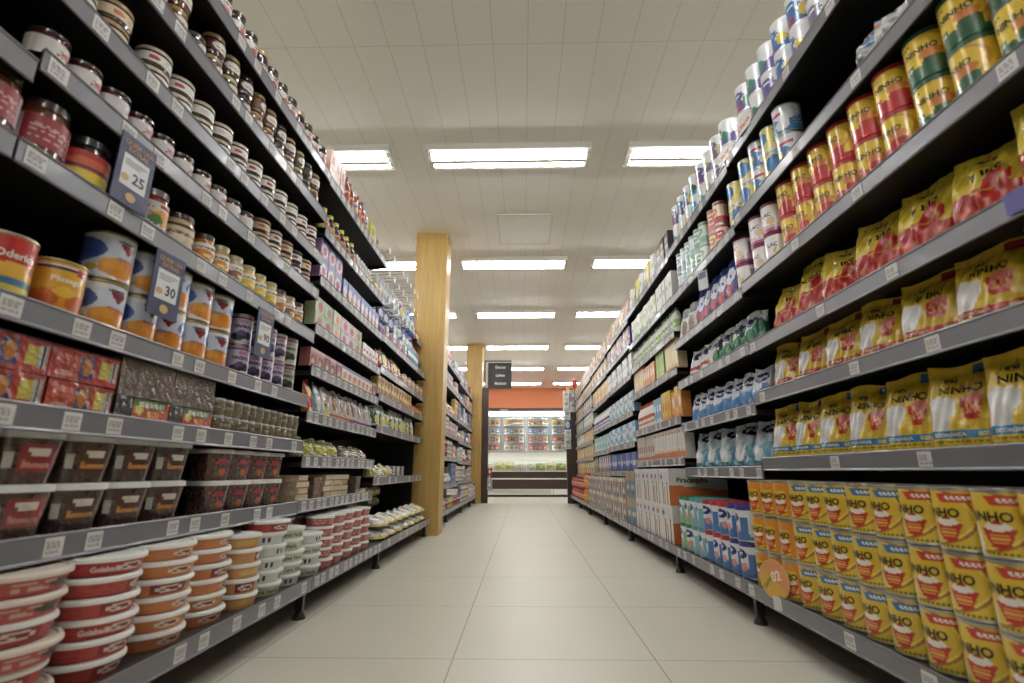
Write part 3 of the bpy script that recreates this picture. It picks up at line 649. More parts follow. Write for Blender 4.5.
for nm, c, f, t in (('orange', (190, 100, 30), (226, 120, 24), 'orange jam'), ('apricot', (206, 150, 80), (226, 130, 30), 'apricot jam'), ('fig', (196, 160, 120), (150, 90, 60), 'brown fruit'), ('yellow', (222, 174, 50), (236, 200, 40), 'yellow fruit')):
    k_jar('fruit_' + nm, 'fruit_jar', f'glass jar of {t}', 'glass jars of fruit', .0335, .105, c, paint((230, 226, 216), [('e', .5, .3, .42, .28, f), ('e', .6, .2, .14, .12, (246, 220, 120)), ('l', .25, .62, .75, .82, 2, (70, 90, 60)), ('e', .8, .75, .12, .14, (60, 110, 60))]), (176, 160, 110) if nm != 'orange' else (60, 34, 26), lv=(.2, .86), spin=22)
k_jar('jam_silver', 'jam_jar', 'jam jar with silver white label', 'jam jars with silver white labels', .0345, .078, (90, 24, 30), paint((214, 210, 208), [('e', .7, .5, .14, .2, (200, 60, 60)), ('l', .45, .3, .95, .7, 4, (150, 90, 90)), ('r', .0, 0, .05, 1, (236, 236, 236))]), (46, 40, 40), lv=(.10, 1.0), lidh=.006, neck=.98, spin=18)
for nm, lid, t, lab, dot in (('rose', (196, 180, 160), 'white label jar with red dot', (226, 222, 216), (190, 36, 50)), ('beige', (170, 130, 90), 'beige label jar with pink dot', (216, 190, 150), (206, 80, 60)), ('plain', (190, 180, 150), 'plain white label jar', (222, 220, 214), (206, 200, 190)), ('black', (44, 40, 40), 'black lidded white label jar', (230, 226, 222), (190, 36, 50))):
    k_jar('half_' + nm, 'spread_jar', t, 'low spread jars', .0415, .056, (70, 44, 34), paint(lab, [('e', .3, .5, .12, .24, dot), ('l', .5, .3, .9, .7, 3, (150, 120, 120))]), lid, lv=(.06, .98), lidh=.009, neck=.97, spin=16)
for nm, c, lid in (('dark', (40, 20, 22), (60, 40, 40)), ('amber', (110, 62, 22), (170, 130, 70)), ('wine', (84, 16, 24), (176, 150, 110)), ('olive', (78, 66, 26), (180, 160, 100))):
    k_jar('hex_' + nm, 'honey_jar', f'{nm} honey jar with oval label', 'dark honey jars', .036, .078, c, paint(c, [('e', .5, .5, .3, .42, (222, 216, 206)), ('l', .35, .35, .65, .65, 3, (120, 60, 60))]), lid, lv=(.12, .85), lidh=.012, spin=30)
k_jar('top_white', 'fruit_jar', 'tall dark jar with white label', 'tall dark jars', .034, .115, (44, 22, 24), paint((224, 220, 214), [('e', .35, .4, .2, .22, (206, 96, 90)), ('l', .3, .7, .8, .9, 2, (120, 110, 110)), ('e', .7, .3, .14, .16, (226, 150, 130))]), (56, 34, 32), lv=(.12, .66), spin=22)
k_jar('top_dark', 'fruit_jar', 'tall dark jar with pale foot label', 'tall dark jars', .034, .115, (34, 18, 20), paint((206, 210, 214), [('e', .5, .4, .3, .3, (150, 170, 190)), ('r', .1, .8, .9, .95, (190, 60, 70))]), (190, 160, 110), lv=(.05, .5), spin=22)

# tubs and containers on the two low shelves
def goi(c, d, lab): return paint(c, [('r', -.4, .0, 1.5, .15, d), ('l', .05, .25, .3, .7, 3, d), ('r', .44, .12, .86, .86, lab), ('r', -.32, .1, -.16, .9, (170, 176, 160)), ('r', 1.1, .1, 1.24, .9, (150, 160, 140)), ('e', .65, .5, .15, .28, (226, 214, 196)), ('l', .56, .4, .74, .6, 2, (150, 30, 40))])
k_tub('tub_red', 'red sweets tub', 'red sweets tubs', .083, .0385, goi((206, 74, 66), (190, 58, 52), (168, 44, 52)))
k_tub('tub_redtext', 'red lettered sweets tub', 'red sweets tubs', .083, .0385, goi((206, 64, 56), (190, 52, 46), (206, 64, 56)), text=[('Goiabada', .4, .5, .5, (240, 220, 214), .6)])
k_tub('tub_orange', 'orange sweets tub', 'orange sweets tubs', .088, .0385, goi((224, 134, 72), (212, 118, 58), (224, 134, 72)))
k_tub('tub_orangelab', 'orange tub with maroon label', 'orange sweets tubs', .088, .0385, goi((222, 128, 66), (212, 118, 58), (146, 46, 62)))
k_tub('tub_amber', 'amber tub with maroon label', 'amber sweets tubs', .066, .0425, goi((214, 150, 88), (206, 138, 76), (140, 30, 44)))
k_tub('tub_amberplain', 'plain amber sweets tub', 'amber sweets tubs', .066, .0425, paint((212, 146, 84), [('e', .5, .5, .3, .3, (222, 176, 90)), ('r', -.3, .1, -.1, .9, (200, 190, 150))]))
k_tub('tub_green', 'white tub with green lettering', 'white tubs with green lettering', .073, .0400, paint((218, 220, 210), [('l', -.3, .2, -.05, .8, 3, (160, 170, 150))]), text=[('Leve Verde', .5, .45, .62, (96, 132, 20), .9)])
k_tub('tub_white', 'white tub with barcode', 'white tubs with green lettering', .073, .0400, paint((216, 222, 220), [('s', .3, .2, .5, .8, 30, (60, 60, 60)), ('e', .9, .5, .1, .4, (90, 130, 30))]))
k_tub('tub_pink', 'dark pink sweets tub', 'dark pink sweets tubs', .064, .043, paint((192, 98, 90), [('l', .1, .3, .5, .7, 3, (214, 150, 140)), ('r', .6, .1, .8, .9, (206, 136, 126))]))
k_tub('tub_patch', 'red tub with torn green label', 'large red tubs with mixed labels', .096, .0385, paint((204, 84, 78), [('r', .0, .2, .3, .6, (120, 166, 90)), ('l', .4, .3, .9, .7, 3, (220, 170, 160)), ('e', .75, .5, .1, .3, (60, 80, 60)), ('r', 1.0, .1, 1.14, .9, (200, 200, 190))]), lid=(222, 206, 192))
def cont_art(body, lab, acc): return paint(body, [('n', -9, 0, 9, 1, .12, tuple(int(v * 1.35) for v in body)), ('n', -9, 0, 9, 1, .12, tuple(int(v * .6) for v in body)), ('r', .22, .22, .95, .82, lab), ('e', .58, .68, .22, .09, (222, 212, 200)), ('l', .3, .32, .85, .52, 2, acc), ('r', .0, .3, .16, .66, (196, 192, 186))], seed=5)
k_cont('cont_brown', 'clear container of brown sweets', 'clear containers of brown sweets', .128, .100, cont_art((72, 54, 48), (86, 42, 26), (216, 130, 50)), text=[('Cremoso', .56, .42, .14, (224, 150, 70), .5)])
k_cont('cont_red', 'clear container with red label', 'clear containers of brown sweets', .128, .100, cont_art((84, 56, 50), (156, 40, 44), (214, 120, 110)), text=[('Morango', .56, .42, .13, (226, 150, 140), .5)])
k_cont('cont_berry', 'clear container with berry label', 'clear containers with berry labels', .112, .096, paint((104, 66, 62), [('n', -9, 0, 9, 1, .2, (70, 40, 44)), ('n', -9, 0, 9, 1, .12, (140, 96, 90)), ('e', .5, .65, .3, .1, (190, 50, 44)), ('e', .6, .3, .2, .1, (206, 90, 40)), ('e', .35, .25, .12, .08, (80, 110, 50)), ('s', .1, .4, .26, .8, 26, (200, 196, 190))], seed=8))

# blocks, small cups
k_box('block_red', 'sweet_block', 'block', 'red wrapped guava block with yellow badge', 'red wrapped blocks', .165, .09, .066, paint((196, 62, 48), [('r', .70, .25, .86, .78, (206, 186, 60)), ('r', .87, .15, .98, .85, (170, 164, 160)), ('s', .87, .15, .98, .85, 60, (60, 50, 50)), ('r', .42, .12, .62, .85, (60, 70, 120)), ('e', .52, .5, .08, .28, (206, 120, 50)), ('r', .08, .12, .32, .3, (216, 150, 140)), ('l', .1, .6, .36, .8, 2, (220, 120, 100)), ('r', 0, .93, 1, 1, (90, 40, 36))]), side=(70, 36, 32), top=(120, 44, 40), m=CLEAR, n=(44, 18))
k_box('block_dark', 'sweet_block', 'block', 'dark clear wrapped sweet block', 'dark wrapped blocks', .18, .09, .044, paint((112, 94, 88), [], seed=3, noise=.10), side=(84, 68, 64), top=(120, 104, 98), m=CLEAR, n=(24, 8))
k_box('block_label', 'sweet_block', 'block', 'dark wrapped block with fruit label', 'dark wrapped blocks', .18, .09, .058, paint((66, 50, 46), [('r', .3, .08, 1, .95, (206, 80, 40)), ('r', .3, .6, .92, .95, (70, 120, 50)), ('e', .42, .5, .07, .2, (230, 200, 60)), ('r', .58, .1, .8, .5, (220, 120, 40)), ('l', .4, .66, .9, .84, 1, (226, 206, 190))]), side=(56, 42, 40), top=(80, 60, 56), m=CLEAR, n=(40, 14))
k_jar('cup_brown', 'sweets_cup', 'small clear cup of brown sweets', 'small clear cups of sweets', .0235, .052, (128, 114, 90), paint((136, 120, 92), [('n', -9, 0, 9, 1, .4, (74, 60, 44)), ('r', .3, .3, .7, .6, (160, 154, 134))], seed=2), (186, 184, 176), lv=(.1, .8), lidh=.006, neck=.98, parts=False, cat='cup', spin=60)
k_jar('cup_green', 'sweets_cup', 'small clear cup with green print', 'small clear cups of sweets', .0235, .052, (136, 124, 98), paint((136, 122, 94), [('n', -9, 0, 9, 1, .3, (80, 70, 50)), ('r', .3, .35, .7, .75, (60, 90, 50))], seed=4), (160, 158, 150), lv=(.1, .8), lidh=.006, neck=.98, parts=False, cat='cup', spin=60)
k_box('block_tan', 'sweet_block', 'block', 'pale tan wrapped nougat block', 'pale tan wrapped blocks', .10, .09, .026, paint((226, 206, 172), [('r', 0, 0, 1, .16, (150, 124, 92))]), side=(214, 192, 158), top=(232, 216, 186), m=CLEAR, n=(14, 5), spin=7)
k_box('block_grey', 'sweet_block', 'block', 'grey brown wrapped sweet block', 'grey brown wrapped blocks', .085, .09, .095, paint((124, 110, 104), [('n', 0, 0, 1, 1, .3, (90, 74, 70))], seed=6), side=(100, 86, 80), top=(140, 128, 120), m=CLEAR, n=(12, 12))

# left second bay
k_bag('pillow_green', 'sweets_bag', 'yellow and green bag of sweets', 'bags of sweets', .14, .08, .085, paint((176, 180, 120), [('n', 0, 0, 1, 1, .35, (120, 140, 50)), ('n', 0, 0, 1, 1, .3, (226, 216, 160)), ('e', .4, .5, .25, .3, (206, 196, 60))], seed=9), seed=81, m=CLEAR, wr=.007, spin=14, n=(22, 14))
k_bag('pillow_brown', 'sweets_bag', 'clear bag of white and brown sweets', 'bags of sweets', .13, .08, .075, paint((186, 172, 150), [('n', 0, 0, 1, 1, .4, (110, 90, 74)), ('n', 0, 0, 1, 1, .3, (226, 218, 206))], seed=10), seed=82, m=CLEAR, wr=.007, spin=14, n=(22, 14))
k_bag('pillow_film', 'film_pack', 'white and yellow plastic pack', 'white and yellow plastic packs', .20, .20, .07, paint((222, 222, 214), [('w', .3, .1, 5, (226, 196, 70)), ('r', 0, 0, 1, .16, (70, 70, 64)), ('e', .6, .6, .2, .2, (226, 206, 90))], seed=9), seed=83, m=CLEAR, wr=.006, spin=8, n=(22, 12), cat='pack', lean=0)
def packet(key, desc, pl, base, prims, w=.10, h=.145, seed=1, name='sweets_packet', d=.035, m=None, spin=8):
    k_bag(key, name, desc, pl, w, d, h, paint(base, prims), seed=seed, m=m or FOIL, n=(20, 16), cat='packet', spin=spin)
packet('pk_red', 'red and yellow packet', 'tall sweets packets', (196, 36, 36), [('r', .3, 0, 1, .8, (226, 190, 50)), ('e', .6, .4, .25, .25, (206, 60, 30))], seed=2)
packet('pk_blue', 'pale blue packet', 'tall sweets packets', (110, 150, 196), [('e', .5, .4, .3, .25, (236, 226, 210)), ('r', .1, .7, .9, .85, (230, 232, 240)), ('r', 0, 0, 1, .14, (170, 120, 90))], seed=3)
packet('pk_white', 'white packet with yellow fruit', 'tall sweets packets', (222, 222, 212), [('e', .5, .25, .35, .2, (206, 190, 60)), ('e', .55, .65, .25, .14, (180, 60, 90)), ('e', .3, .5, .1, .1, (90, 130, 60))], seed=4)
packet('pk_orange', 'white packet with orange foot', 'tall sweets packets', (206, 200, 192), [('r', 0, 0, 1, .2, (222, 90, 30)), ('e', .5, .55, .3, .25, (170, 120, 100)), ('l', .2, .75, .8, .85, 1, (120, 90, 90))], seed=5)
packet('pk_purple', 'white packet with purple foot', 'tall sweets packets', (208, 200, 200), [('r', 0, 0, 1, .2, (140, 50, 120)), ('e', .5, .55, .3, .25, (150, 110, 110)), ('l', .2, .75, .8, .85, 1, (120, 90, 110))], seed=6)
packet('pk_pine', 'white and dark green packet', 'white and green packets', (206, 212, 206), [('e', .4, .5, .3, .3, (30, 96, 60)), ('r', .1, .1, .9, .2, (60, 80, 60)), ('e', .7, .3, .2, .2, (226, 214, 120))], w=.14, h=.15, seed=7)
packet('pk_lemon', 'green and yellow leaning packet', 'white and green packets', (60, 110, 66), [('e', .5, .55, .36, .3, (220, 206, 80)), ('r', .1, .1, .9, .22, (220, 224, 214))], w=.14, h=.14, seed=8)
packet('pk_crimson', 'crimson sweets packet', 'crimson packets', (190, 30, 40), [('e', .5, .5, .3, .25, (232, 190, 170)), ('r', 0, .8, 1, .9, (150, 20, 30))], w=.08, h=.12, seed=9)
packet('pk_lilac', 'lilac and pink packet', 'lilac and pink packets', (116, 96, 176), [('e', .5, .4, .35, .25, (206, 90, 130)), ('l', .2, .7, .8, .8, 1, (226, 220, 240))], w=.06, h=.10, seed=10)
packet('pk_cyan', 'light blue tall packet', 'light blue packets', (90, 156, 196), [('r', .1, .4, .9, .6, (226, 232, 236)), ('r', 0, 0, 1, .15, (40, 80, 140))], w=.07, h=.16, seed=11)
packet('pk_silver', 'silver hanging packet', 'hanging packets', (176, 176, 180), [('r', .2, .2, .8, .7, (136, 138, 146)), ('e', .5, .5, .2, .16, (220, 220, 224))], w=.10, h=.20, d=.03, seed=12, name='hanging_packet')
packet('pk_navy', 'dark blue hanging packet', 'hanging packets', (44, 54, 118), [('e', .5, .45, .3, .25, (190, 196, 220)), ('r', 0, .85, 1, 1, (150, 156, 190))], w=.085, h=.15, d=.03, seed=13, name='hanging_packet')
packet('pk_azure', 'bright blue hanging packet', 'hanging packets', (56, 106, 186), [('e', .5, .45, .35, .3, (206, 216, 230)), ('e', .6, .4, .14, .12, (170, 190, 120))], w=.12, h=.20, d=.04, seed=14, name='hanging_packet')
packet('pk_white_tall', 'white packet with grey print', 'hanging packets', (222, 222, 220), [('e', .5, .6, .3, .16, (150, 156, 160)), ('e', .4, .3, .2, .1, (190, 196, 196)), ('l', .2, .1, .8, .2, 2, (140, 140, 150))], w=.13, h=.20, d=.03, seed=15, name='hanging_packet')
def fbox(key, w, d, h, base, prims, desc, pl, side=None, name='dessert_carton', cat='carton', top=None, text=(), n=(10, 12), m=None, face_t=()):
    k_box(key, name, cat, desc, pl, w, d, h, paint(base, prims), side=side or base, top=top, n=n, text=text, m=m, face_t=face_t)
fbox('bx_dessert', .075, .05, .088, (196, 110, 110), [('e', .5, .4, .4, .3, (120, 50, 60)), ('e', .4, .35, .18, .16, (226, 180, 120)), ('r', 0, .8, 1, 1, (210, 170, 170))], 'dark pink dessert carton', 'dessert cartons')
fbox('bx_cherry', .075, .05, .088, (60, 36, 44), [('e', .5, .45, .34, .3, (196, 70, 80)), ('e', .5, .35, .2, .12, (226, 200, 190)), ('r', 0, .82, 1, 1, (196, 130, 140))], 'dark dessert carton with cherry', 'dessert cartons')
fbox('bx_vanilla', .075, .05, .088, (226, 206, 196), [('e', .5, .4, .34, .3, (222, 180, 90)), ('r', 0, .82, 1, 1, (90, 100, 160)), ('e', .7, .5, .2, .2, (190, 90, 110))], 'cream dessert carton with blue top', 'dessert cartons')
fbox('bx_jelly_green', .105, .05, .07, (170, 186, 140), [('e', .55, .45, .28, .34, (176, 56, 60)), ('r', 0, 0, 1, .1, (110, 160, 70)), ('l', .1, .8, .9, .9, 1, (70, 130, 50))], 'green jelly carton with red fruit', 'jelly cartons')
fbox('bx_jelly_orange', .105, .05, .07, (216, 206, 190), [('e', .55, .45, .28, .34, (226, 130, 50)), ('r', 0, 0, 1, .1, (110, 160, 70)), ('l', .1, .8, .9, .9, 1, (120, 80, 50))], 'white jelly carton with orange fruit', 'jelly cartons')
fbox('bx_jelly_pink', .105, .05, .07, (216, 196, 206), [('e', .55, .45, .28, .34, (206, 60, 80)), ('r', 0, 0, 1, .12, (180, 120, 160)), ('l', .1, .8, .9, .9, 1, (90, 80, 150))], 'pink jelly carton with strawberry', 'jelly cartons')
fbox('bx_straw', .09, .06, .10, (150, 110, 160), [('e', .5, .5, .4, .36, (214, 216, 226)), ('e', .5, .45, .26, .22, (190, 60, 90)), ('r', 0, .85, 1, 1, (90, 110, 180))], 'lilac dessert carton with red fruit', 'lilac dessert cartons')
fbox('bx_blue_pink', .07, .05, .12, (100, 120, 186), [('e', .5, .55, .36, .2, (226, 200, 210)), ('r', 0, 0, 1, .3, (190, 70, 100)), ('e', .5, .3, .2, .12, (226, 206, 120))], 'blue and pink flan carton', 'blue and pink cartons')
fbox('bx_red_white', .06, .05, .10, (222, 214, 210), [('r', 0, 0, 1, .34, (186, 40, 50)), ('r', .2, .5, .8, .7, (186, 40, 50))], 'red and white carton', 'red and white cartons')
fbox('bx_yellow', .08, .05, .062, (226, 190, 60), [('e', .5, .5, .3, .3, (180, 50, 50)), ('r', 0, .8, 1, 1, (236, 226, 150)), ('r', 0, 0, .16, 1, (90, 50, 60))], 'yellow mixed dessert carton', 'yellow cartons')
fbox('bx_redc', .08, .05, .062, (200, 50, 44), [('e', .5, .5, .3, .3, (236, 200, 90)), ('r', 0, .82, 1, 1, (150, 30, 36))], 'red mixed dessert carton', 'yellow cartons')
fbox('bx_lemon_top', .09, .05, .13, (206, 200, 90), [('r', 0, .0, 1, .2, (230, 230, 200)), ('e', .5, .6, .3, .2, (150, 160, 40))], 'pale yellow tall carton', 'pale yellow cartons')
SAUCE = [(.9, 0), (1, .02), (1, .5), (.9, .62), (.45, .80), (.42, .9), (.42, .98)]
k_bottle('sauce', 'sauce_bottle', 'dark sauce bottle with yellow cap', 'dark sauce bottles', .030, .135, SAUCE, (56, 26, 20), paint((60, 30, 24), [('r', -.4, .1, 1.5, .9, (196, 150, 80)), ('e', .5, .5, .3, .3, (190, 70, 40)), ('r', -.4, .1, 1.5, .25, (110, 150, 60))]), (.12, .5), (214, 206, 40), .0165, .022, m=GLASSY)
k_bottle('essence', 'essence_bottle', 'small white capped flavour bottle', 'small flavour bottles', .018, .10, SAUCE, (190, 180, 176), paint((226, 222, 218), [('e', .5, .4, .3, .2, (200, 120, 120))]), (.1, .5), (232, 230, 228), .011, .02)
k_bottle('syrup', 'syrup_bottle', 'amber syrup bottle with red cap', 'amber syrup bottles', .031, .19, [(.95, 0), (1, .02), (1, .6), (.8, .72), (.4, .84), (.38, .97)], (120, 60, 30), paint((226, 190, 120), [('e', .5, .5, .34, .26, (190, 60, 40)), ('r', -.4, .8, 1.5, 1, (180, 30, 40))]), (.12, .58), (180, 30, 44), .014, .02, m=GLASSY)
k_bottle('syrup_clear', 'syrup_bottle', 'slim syrup bottle with blue label', 'amber syrup bottles', .029, .18, [(.95, 0), (1, .02), (1, .6), (.8, .72), (.4, .84), (.38, .97)], (150, 90, 60), paint((90, 120, 170), [('e', .5, .5, .34, .26, (226, 190, 90)), ('r', -.4, .8, 1.5, 1, (206, 210, 220))]), (.12, .58), (222, 222, 226), .014, .03, m=GLASSY)
fbox('bx_copper', .062, .05, .17, (200, 150, 126), [('r', 0, 0, 1, .4, (222, 206, 196)), ('e', .5, .7, .3, .14, (150, 50, 50)), ('l', .1, .1, .9, .3, 3, (170, 90, 80))], 'tall copper and white carton', 'tall copper cartons')

# right bays, further packs
fbox('bx_case_white', .235, .30, .21, (224, 222, 216), [('r', .08, .60, .44, .92, (206, 206, 214)), ('r', .55, .60, .92, .92, (206, 206, 214)), ('r', .33, .0, .43, .64, (70, 62, 56)), ('r', .74, .0, .84, .64, (70, 62, 56)), ('e', .26, .78, .1, .06, (60, 80, 160)), ('e', .74, .78, .1, .06, (200, 80, 60)), ('r', .52, .0, .58, .5, (206, 96, 50))], 'white shelf case of milk cartons', 'white shelf cases', side=(216, 214, 210), name='shelf_case', cat='case', n=(24, 24))
def pirac(u, v): return (222, 112, 50) if v < .56 - .16 * u else (216, 214, 210)
k_box('bx_case_pirac', 'shelf_case', 'case', 'white and orange case with lettered side', 'white shelf cases', .235, .34, .21, paint((224, 222, 216), [('r', .08, .60, .44, .92, (206, 206, 214)), ('r', .55, .60, .92, .92, (206, 206, 214)), ('r', .33, .0, .43, .64, (70, 62, 56)), ('r', .74, .0, .84, .64, (70, 62, 56)), ('e', .26, .78, .1, .06, (60, 80, 160)), ('r', .52, .0, .58, .5, (206, 96, 50))]), side=pirac, top=(200, 198, 192), n=(24, 24), face_t=[('Piracanjuba', .40, .69, .19, (50, 46, 50), .66)])
fbox('bx_case_tan', .16, .25, .171, (176, 150, 116), [('r', .25, .12, .78, .82, (70, 74, 110)), ('e', .5, .4, .16, .2, (206, 216, 230)), ('r', .0, .86, 1, 1, (196, 176, 146)), ('r', .38, .55, .66, .8, (190, 120, 90))], 'tan shelf case with blue packs inside', 'tan shelf cases', side=(166, 140, 106), name='shelf_case', cat='case')
fbox('bx_case_pale', .13, .25, .171, (210, 202, 188), [('r', .25, .12, .78, .82, (70, 90, 140)), ('e', .5, .4, .16, .2, (200, 60, 60)), ('r', .0, .88, 1, 1, (222, 216, 204))], 'pale shelf case with dark opening', 'tan shelf cases', side=(196, 186, 170), name='shelf_case', cat='case')
fbox('bx_case_blue', .17, .25, .20, (96, 140, 168), [('r', 0, .7, 1, 1, (176, 146, 112)), ('r', .2, .3, .8, .5, (206, 190, 160)), ('e', .5, .2, .3, .1, (60, 100, 140))], 'blue and tan shelf case', 'blue and tan cases', side=(140, 120, 96), name='shelf_case', cat='case')
def slim(key, base, prims, desc, pl, w=.068, h=.19, d=.06): fbox(key, w, d, h, base, prims, desc, pl, name='cereal_box' if w > .08 else 'milk_carton', cat='box' if w > .08 else 'milk carton')
slim('slim_orange', (222, 214, 204), [('w', .26, .05, 8, (226, 120, 50)), ('r', .3, .45, .7, .75, (196, 200, 210)), ('l', .2, .8, .8, .9, 1, (180, 90, 60))], 'white milk carton with orange foot', 'white and orange milk cartons')
slim('slim_grey', (196, 184, 172), [('r', .2, .3, .8, .6, (150, 110, 100)), ('w', .16, .03, 6, (206, 110, 60))], 'beige milk carton', 'white and orange milk cartons')
slim('slim_purple', (70, 60, 150), [('r', .2, .4, .8, .6, (200, 200, 230)), ('w', .2, .05, 6, (50, 44, 120))], 'violet milk carton', 'violet and blue cartons', h=.17)
slim('slim_blue', (80, 120, 190), [('r', .2, .3, .8, .55, (220, 226, 236)), ('w', .14, .05, 6, (60, 60, 150))], 'blue milk carton', 'violet and blue cartons', h=.17)
slim('slim_green', (40, 92, 50), [('r', .2, .3, .8, .6, (150, 176, 120))], 'dark green milk carton', 'violet and blue cartons', h=.17)
slim('slim_teal', (206, 220, 222), [('w', .3, .08, 6, (120, 180, 190)), ('r', .25, .55, .75, .75, (80, 150, 170))], 'white and teal milk carton', 'white and teal milk cartons', h=.185)
slim('slim_azure', (110, 170, 214), [('r', .2, .5, .8, .75, (226, 232, 236)), ('w', .2, .05, 6, (226, 230, 232))], 'azure milk carton', 'white and teal milk cartons', h=.185)
slim('slim_cyan', (84, 190, 196), [('r', .2, .5, .8, .75, (226, 232, 236)), ('w', .25, .05, 6, (226, 230, 232))], 'turquoise milk carton', 'white and teal milk cartons', h=.18)
slim('slim_yellow', (228, 190, 40), [('e', .5, .5, .3, .2, (226, 110, 30)), ('w', .2, .05, 6, (232, 150, 30))], 'yellow milk carton', 'yellow and orange cartons', h=.20)
slim('slim_tang', (230, 140, 50), [('e', .5, .6, .34, .2, (226, 220, 206)), ('w', .15, .05, 6, (206, 90, 30))], 'orange milk carton', 'yellow and orange cartons', h=.17)
slim('slim_peach', (226, 196, 150), [('r', .2, .3, .8, .7, (230, 206, 120)), ('w', .18, .04, 7, (222, 130, 60))], 'peach coloured milk carton', 'peach and green cartons', h=.20)
slim('slim_lime', (150, 190, 60), [('r', .2, .4, .8, .7, (110, 170, 40)), ('w', .14, .04, 7, (214, 220, 170))], 'lime green milk carton', 'peach and green cartons', h=.20)
slim('slim_white', (226, 224, 218), [('w', .16, .04, 7, (180, 190, 200)), ('r', .25, .5, .75, .7, (150, 180, 150))], 'white milk carton with green square', 'white milk cartons', h=.20)
slim('slim_leaf', (216, 222, 206), [('w', .3, .08, 7, (120, 170, 70)), ('r', .25, .6, .75, .8, (180, 196, 130))], 'white milk carton with green foot', 'white milk cartons', h=.19)
slim('slim_red', (186, 50, 48), [('r', .2, .4, .8, .6, (226, 190, 170)), ('w', .2, .05, 6, (80, 70, 60))], 'red carton with pale badge', 'red cartons', h=.15)
slim('slim_dark', (50, 46, 44), [('r', .2, .4, .8, .6, (170, 170, 160)), ('l', .2, .7, .8, .85, 1, (180, 160, 100))], 'black carton with grey print', 'black cartons', h=.19, w=.10)
slim('slim_rose', (206, 150, 130), [('r', .1, .3, .9, .6, (186, 70, 60)), ('w', .2, .05, 6, (226, 216, 200))], 'dusty rose carton', 'mixed top shelf cartons', h=.19, w=.085)
slim('slim_lav', (130, 116, 170), [('r', .1, .5, .9, .8, (210, 180, 90)), ('w', .2, .05, 6, (226, 216, 200))], 'lavender carton', 'mixed top shelf cartons', h=.19, w=.085)
slim('slim_olive', (130, 160, 80), [('r', .1, .5, .9, .8, (214, 216, 200)), ('w', .2, .05, 6, (206, 80, 60))], 'olive green carton', 'mixed top shelf cartons', h=.19, w=.085)
slim('slim_straw', (226, 206, 90), [('r', .1, .3, .9, .6, (236, 230, 190)), ('w', .2, .05, 6, (150, 170, 60))], 'straw yellow carton', 'mixed top shelf cartons', h=.20, w=.085)
MILK = [(.95, 0), (1, .03), (1, .55), (.85, .72), (.45, .86), (.42, .93)]
def mbot(key, c, lab, cap, desc, pl, h=.20, r=.036): k_bottle(key, 'milk_bottle', desc, pl, r, h, MILK, c, paint(lab, [('e', .5, .5, .3, .2, c), ('w', .2, .05, 7, c)]), (.14, .52), cap, r * .5, .022, parts=False)
mbot('mb_orange', (230, 228, 224), (222, 96, 40), (206, 70, 40), 'white bottle with orange label', 'white milk bottles')
mbot('mb_purple', (228, 228, 230), (84, 66, 160), (220, 220, 226), 'white bottle with violet label', 'white milk bottles')
mbot('mb_teal', (224, 230, 230), (110, 176, 180), (226, 230, 232), 'white bottle with teal label', 'white milk bottles')
mbot('mb_green', (222, 228, 214), (150, 190, 90), (90, 150, 60), 'white bottle with green cap', 'white and green bottles', h=.17, r=.030)
mbot('mb_grey', (210, 214, 216), (180, 190, 196), (206, 210, 212), 'pale grey bottle', 'white and green bottles', h=.17, r=.030)
mbot('mb_red', (190, 40, 44), (226, 190, 150), (90, 30, 30), 'red bottle with pale label', 'red bottles', h=.16, r=.034)
mbot('mb_amber', (226, 130, 40), (232, 190, 60), (200, 60, 40), 'orange squeeze bottle', 'orange bottles', h=.19, r=.036)
# mixed small goods of the far left run
far = []
for i, (c, d, nm) in enumerate((((196, 190, 200), (90, 90, 160), 'pale lilac'), ((206, 200, 196), (196, 60, 60), 'white and red'), ((150, 170, 200), (226, 226, 230), 'light blue'), ((190, 60, 60), (236, 206, 190), 'bright red'), ((206, 160, 130), (130, 50, 40), 'salmon'), ((110, 140, 180), (60, 70, 140), 'steel blue'), ((226, 196, 90), (190, 60, 50), 'golden'), ((170, 140, 170), (226, 220, 226), 'mauve'), ((216, 214, 204), (110, 160, 120), 'ivory'), ((224, 120, 60), (236, 226, 206), 'tangerine'))):
    k = f'far{i}'; far.append(k)
    fbox(k, .085 if i % 2 else .10, .05, .085, c, [('e', .5, .5, .34, .28, d), ('l', .15, .78, .85, .92, 1, d)], f'{nm} small carton', 'small mixed cartons', n=(8, 8), name='small_carton', cat='small box')
    k = f'roll{i}'; far.append(k)
    k_bag(k, 'small_packet', f'{nm} small packet', 'small mixed packets', .09, .04, .13, paint(c, [('e', .5, .5, .34, .22, d), ('r', 0, .85, 1, 1, d), ('r', 0, 0, 1, .12, d)]), seed=i, n=(12, 10), cat='packet')
for c, nm in (((222, 220, 216), 'white'), ((206, 150, 80), 'caramel'), ((190, 44, 40), 'red'), ((226, 200, 60), 'yellow'), ((196, 196, 214), 'silver blue')):
    k_can('fc_' + nm.split()[0], 'food_can', 'can', f'{nm} small can', 'small cans', .037, .105, paint(c, [('r', -.5, .3, 1.5, .6, tuple(max(0, v - 60) for v in c)), ('e', .5, .7, .2, .15, (236, 226, 210))]), nu=24, nv=10, parts=False)

# ------------------------------------------------------------------ right side
R = 'R'; L = 'L'
FC = math.radians(24)
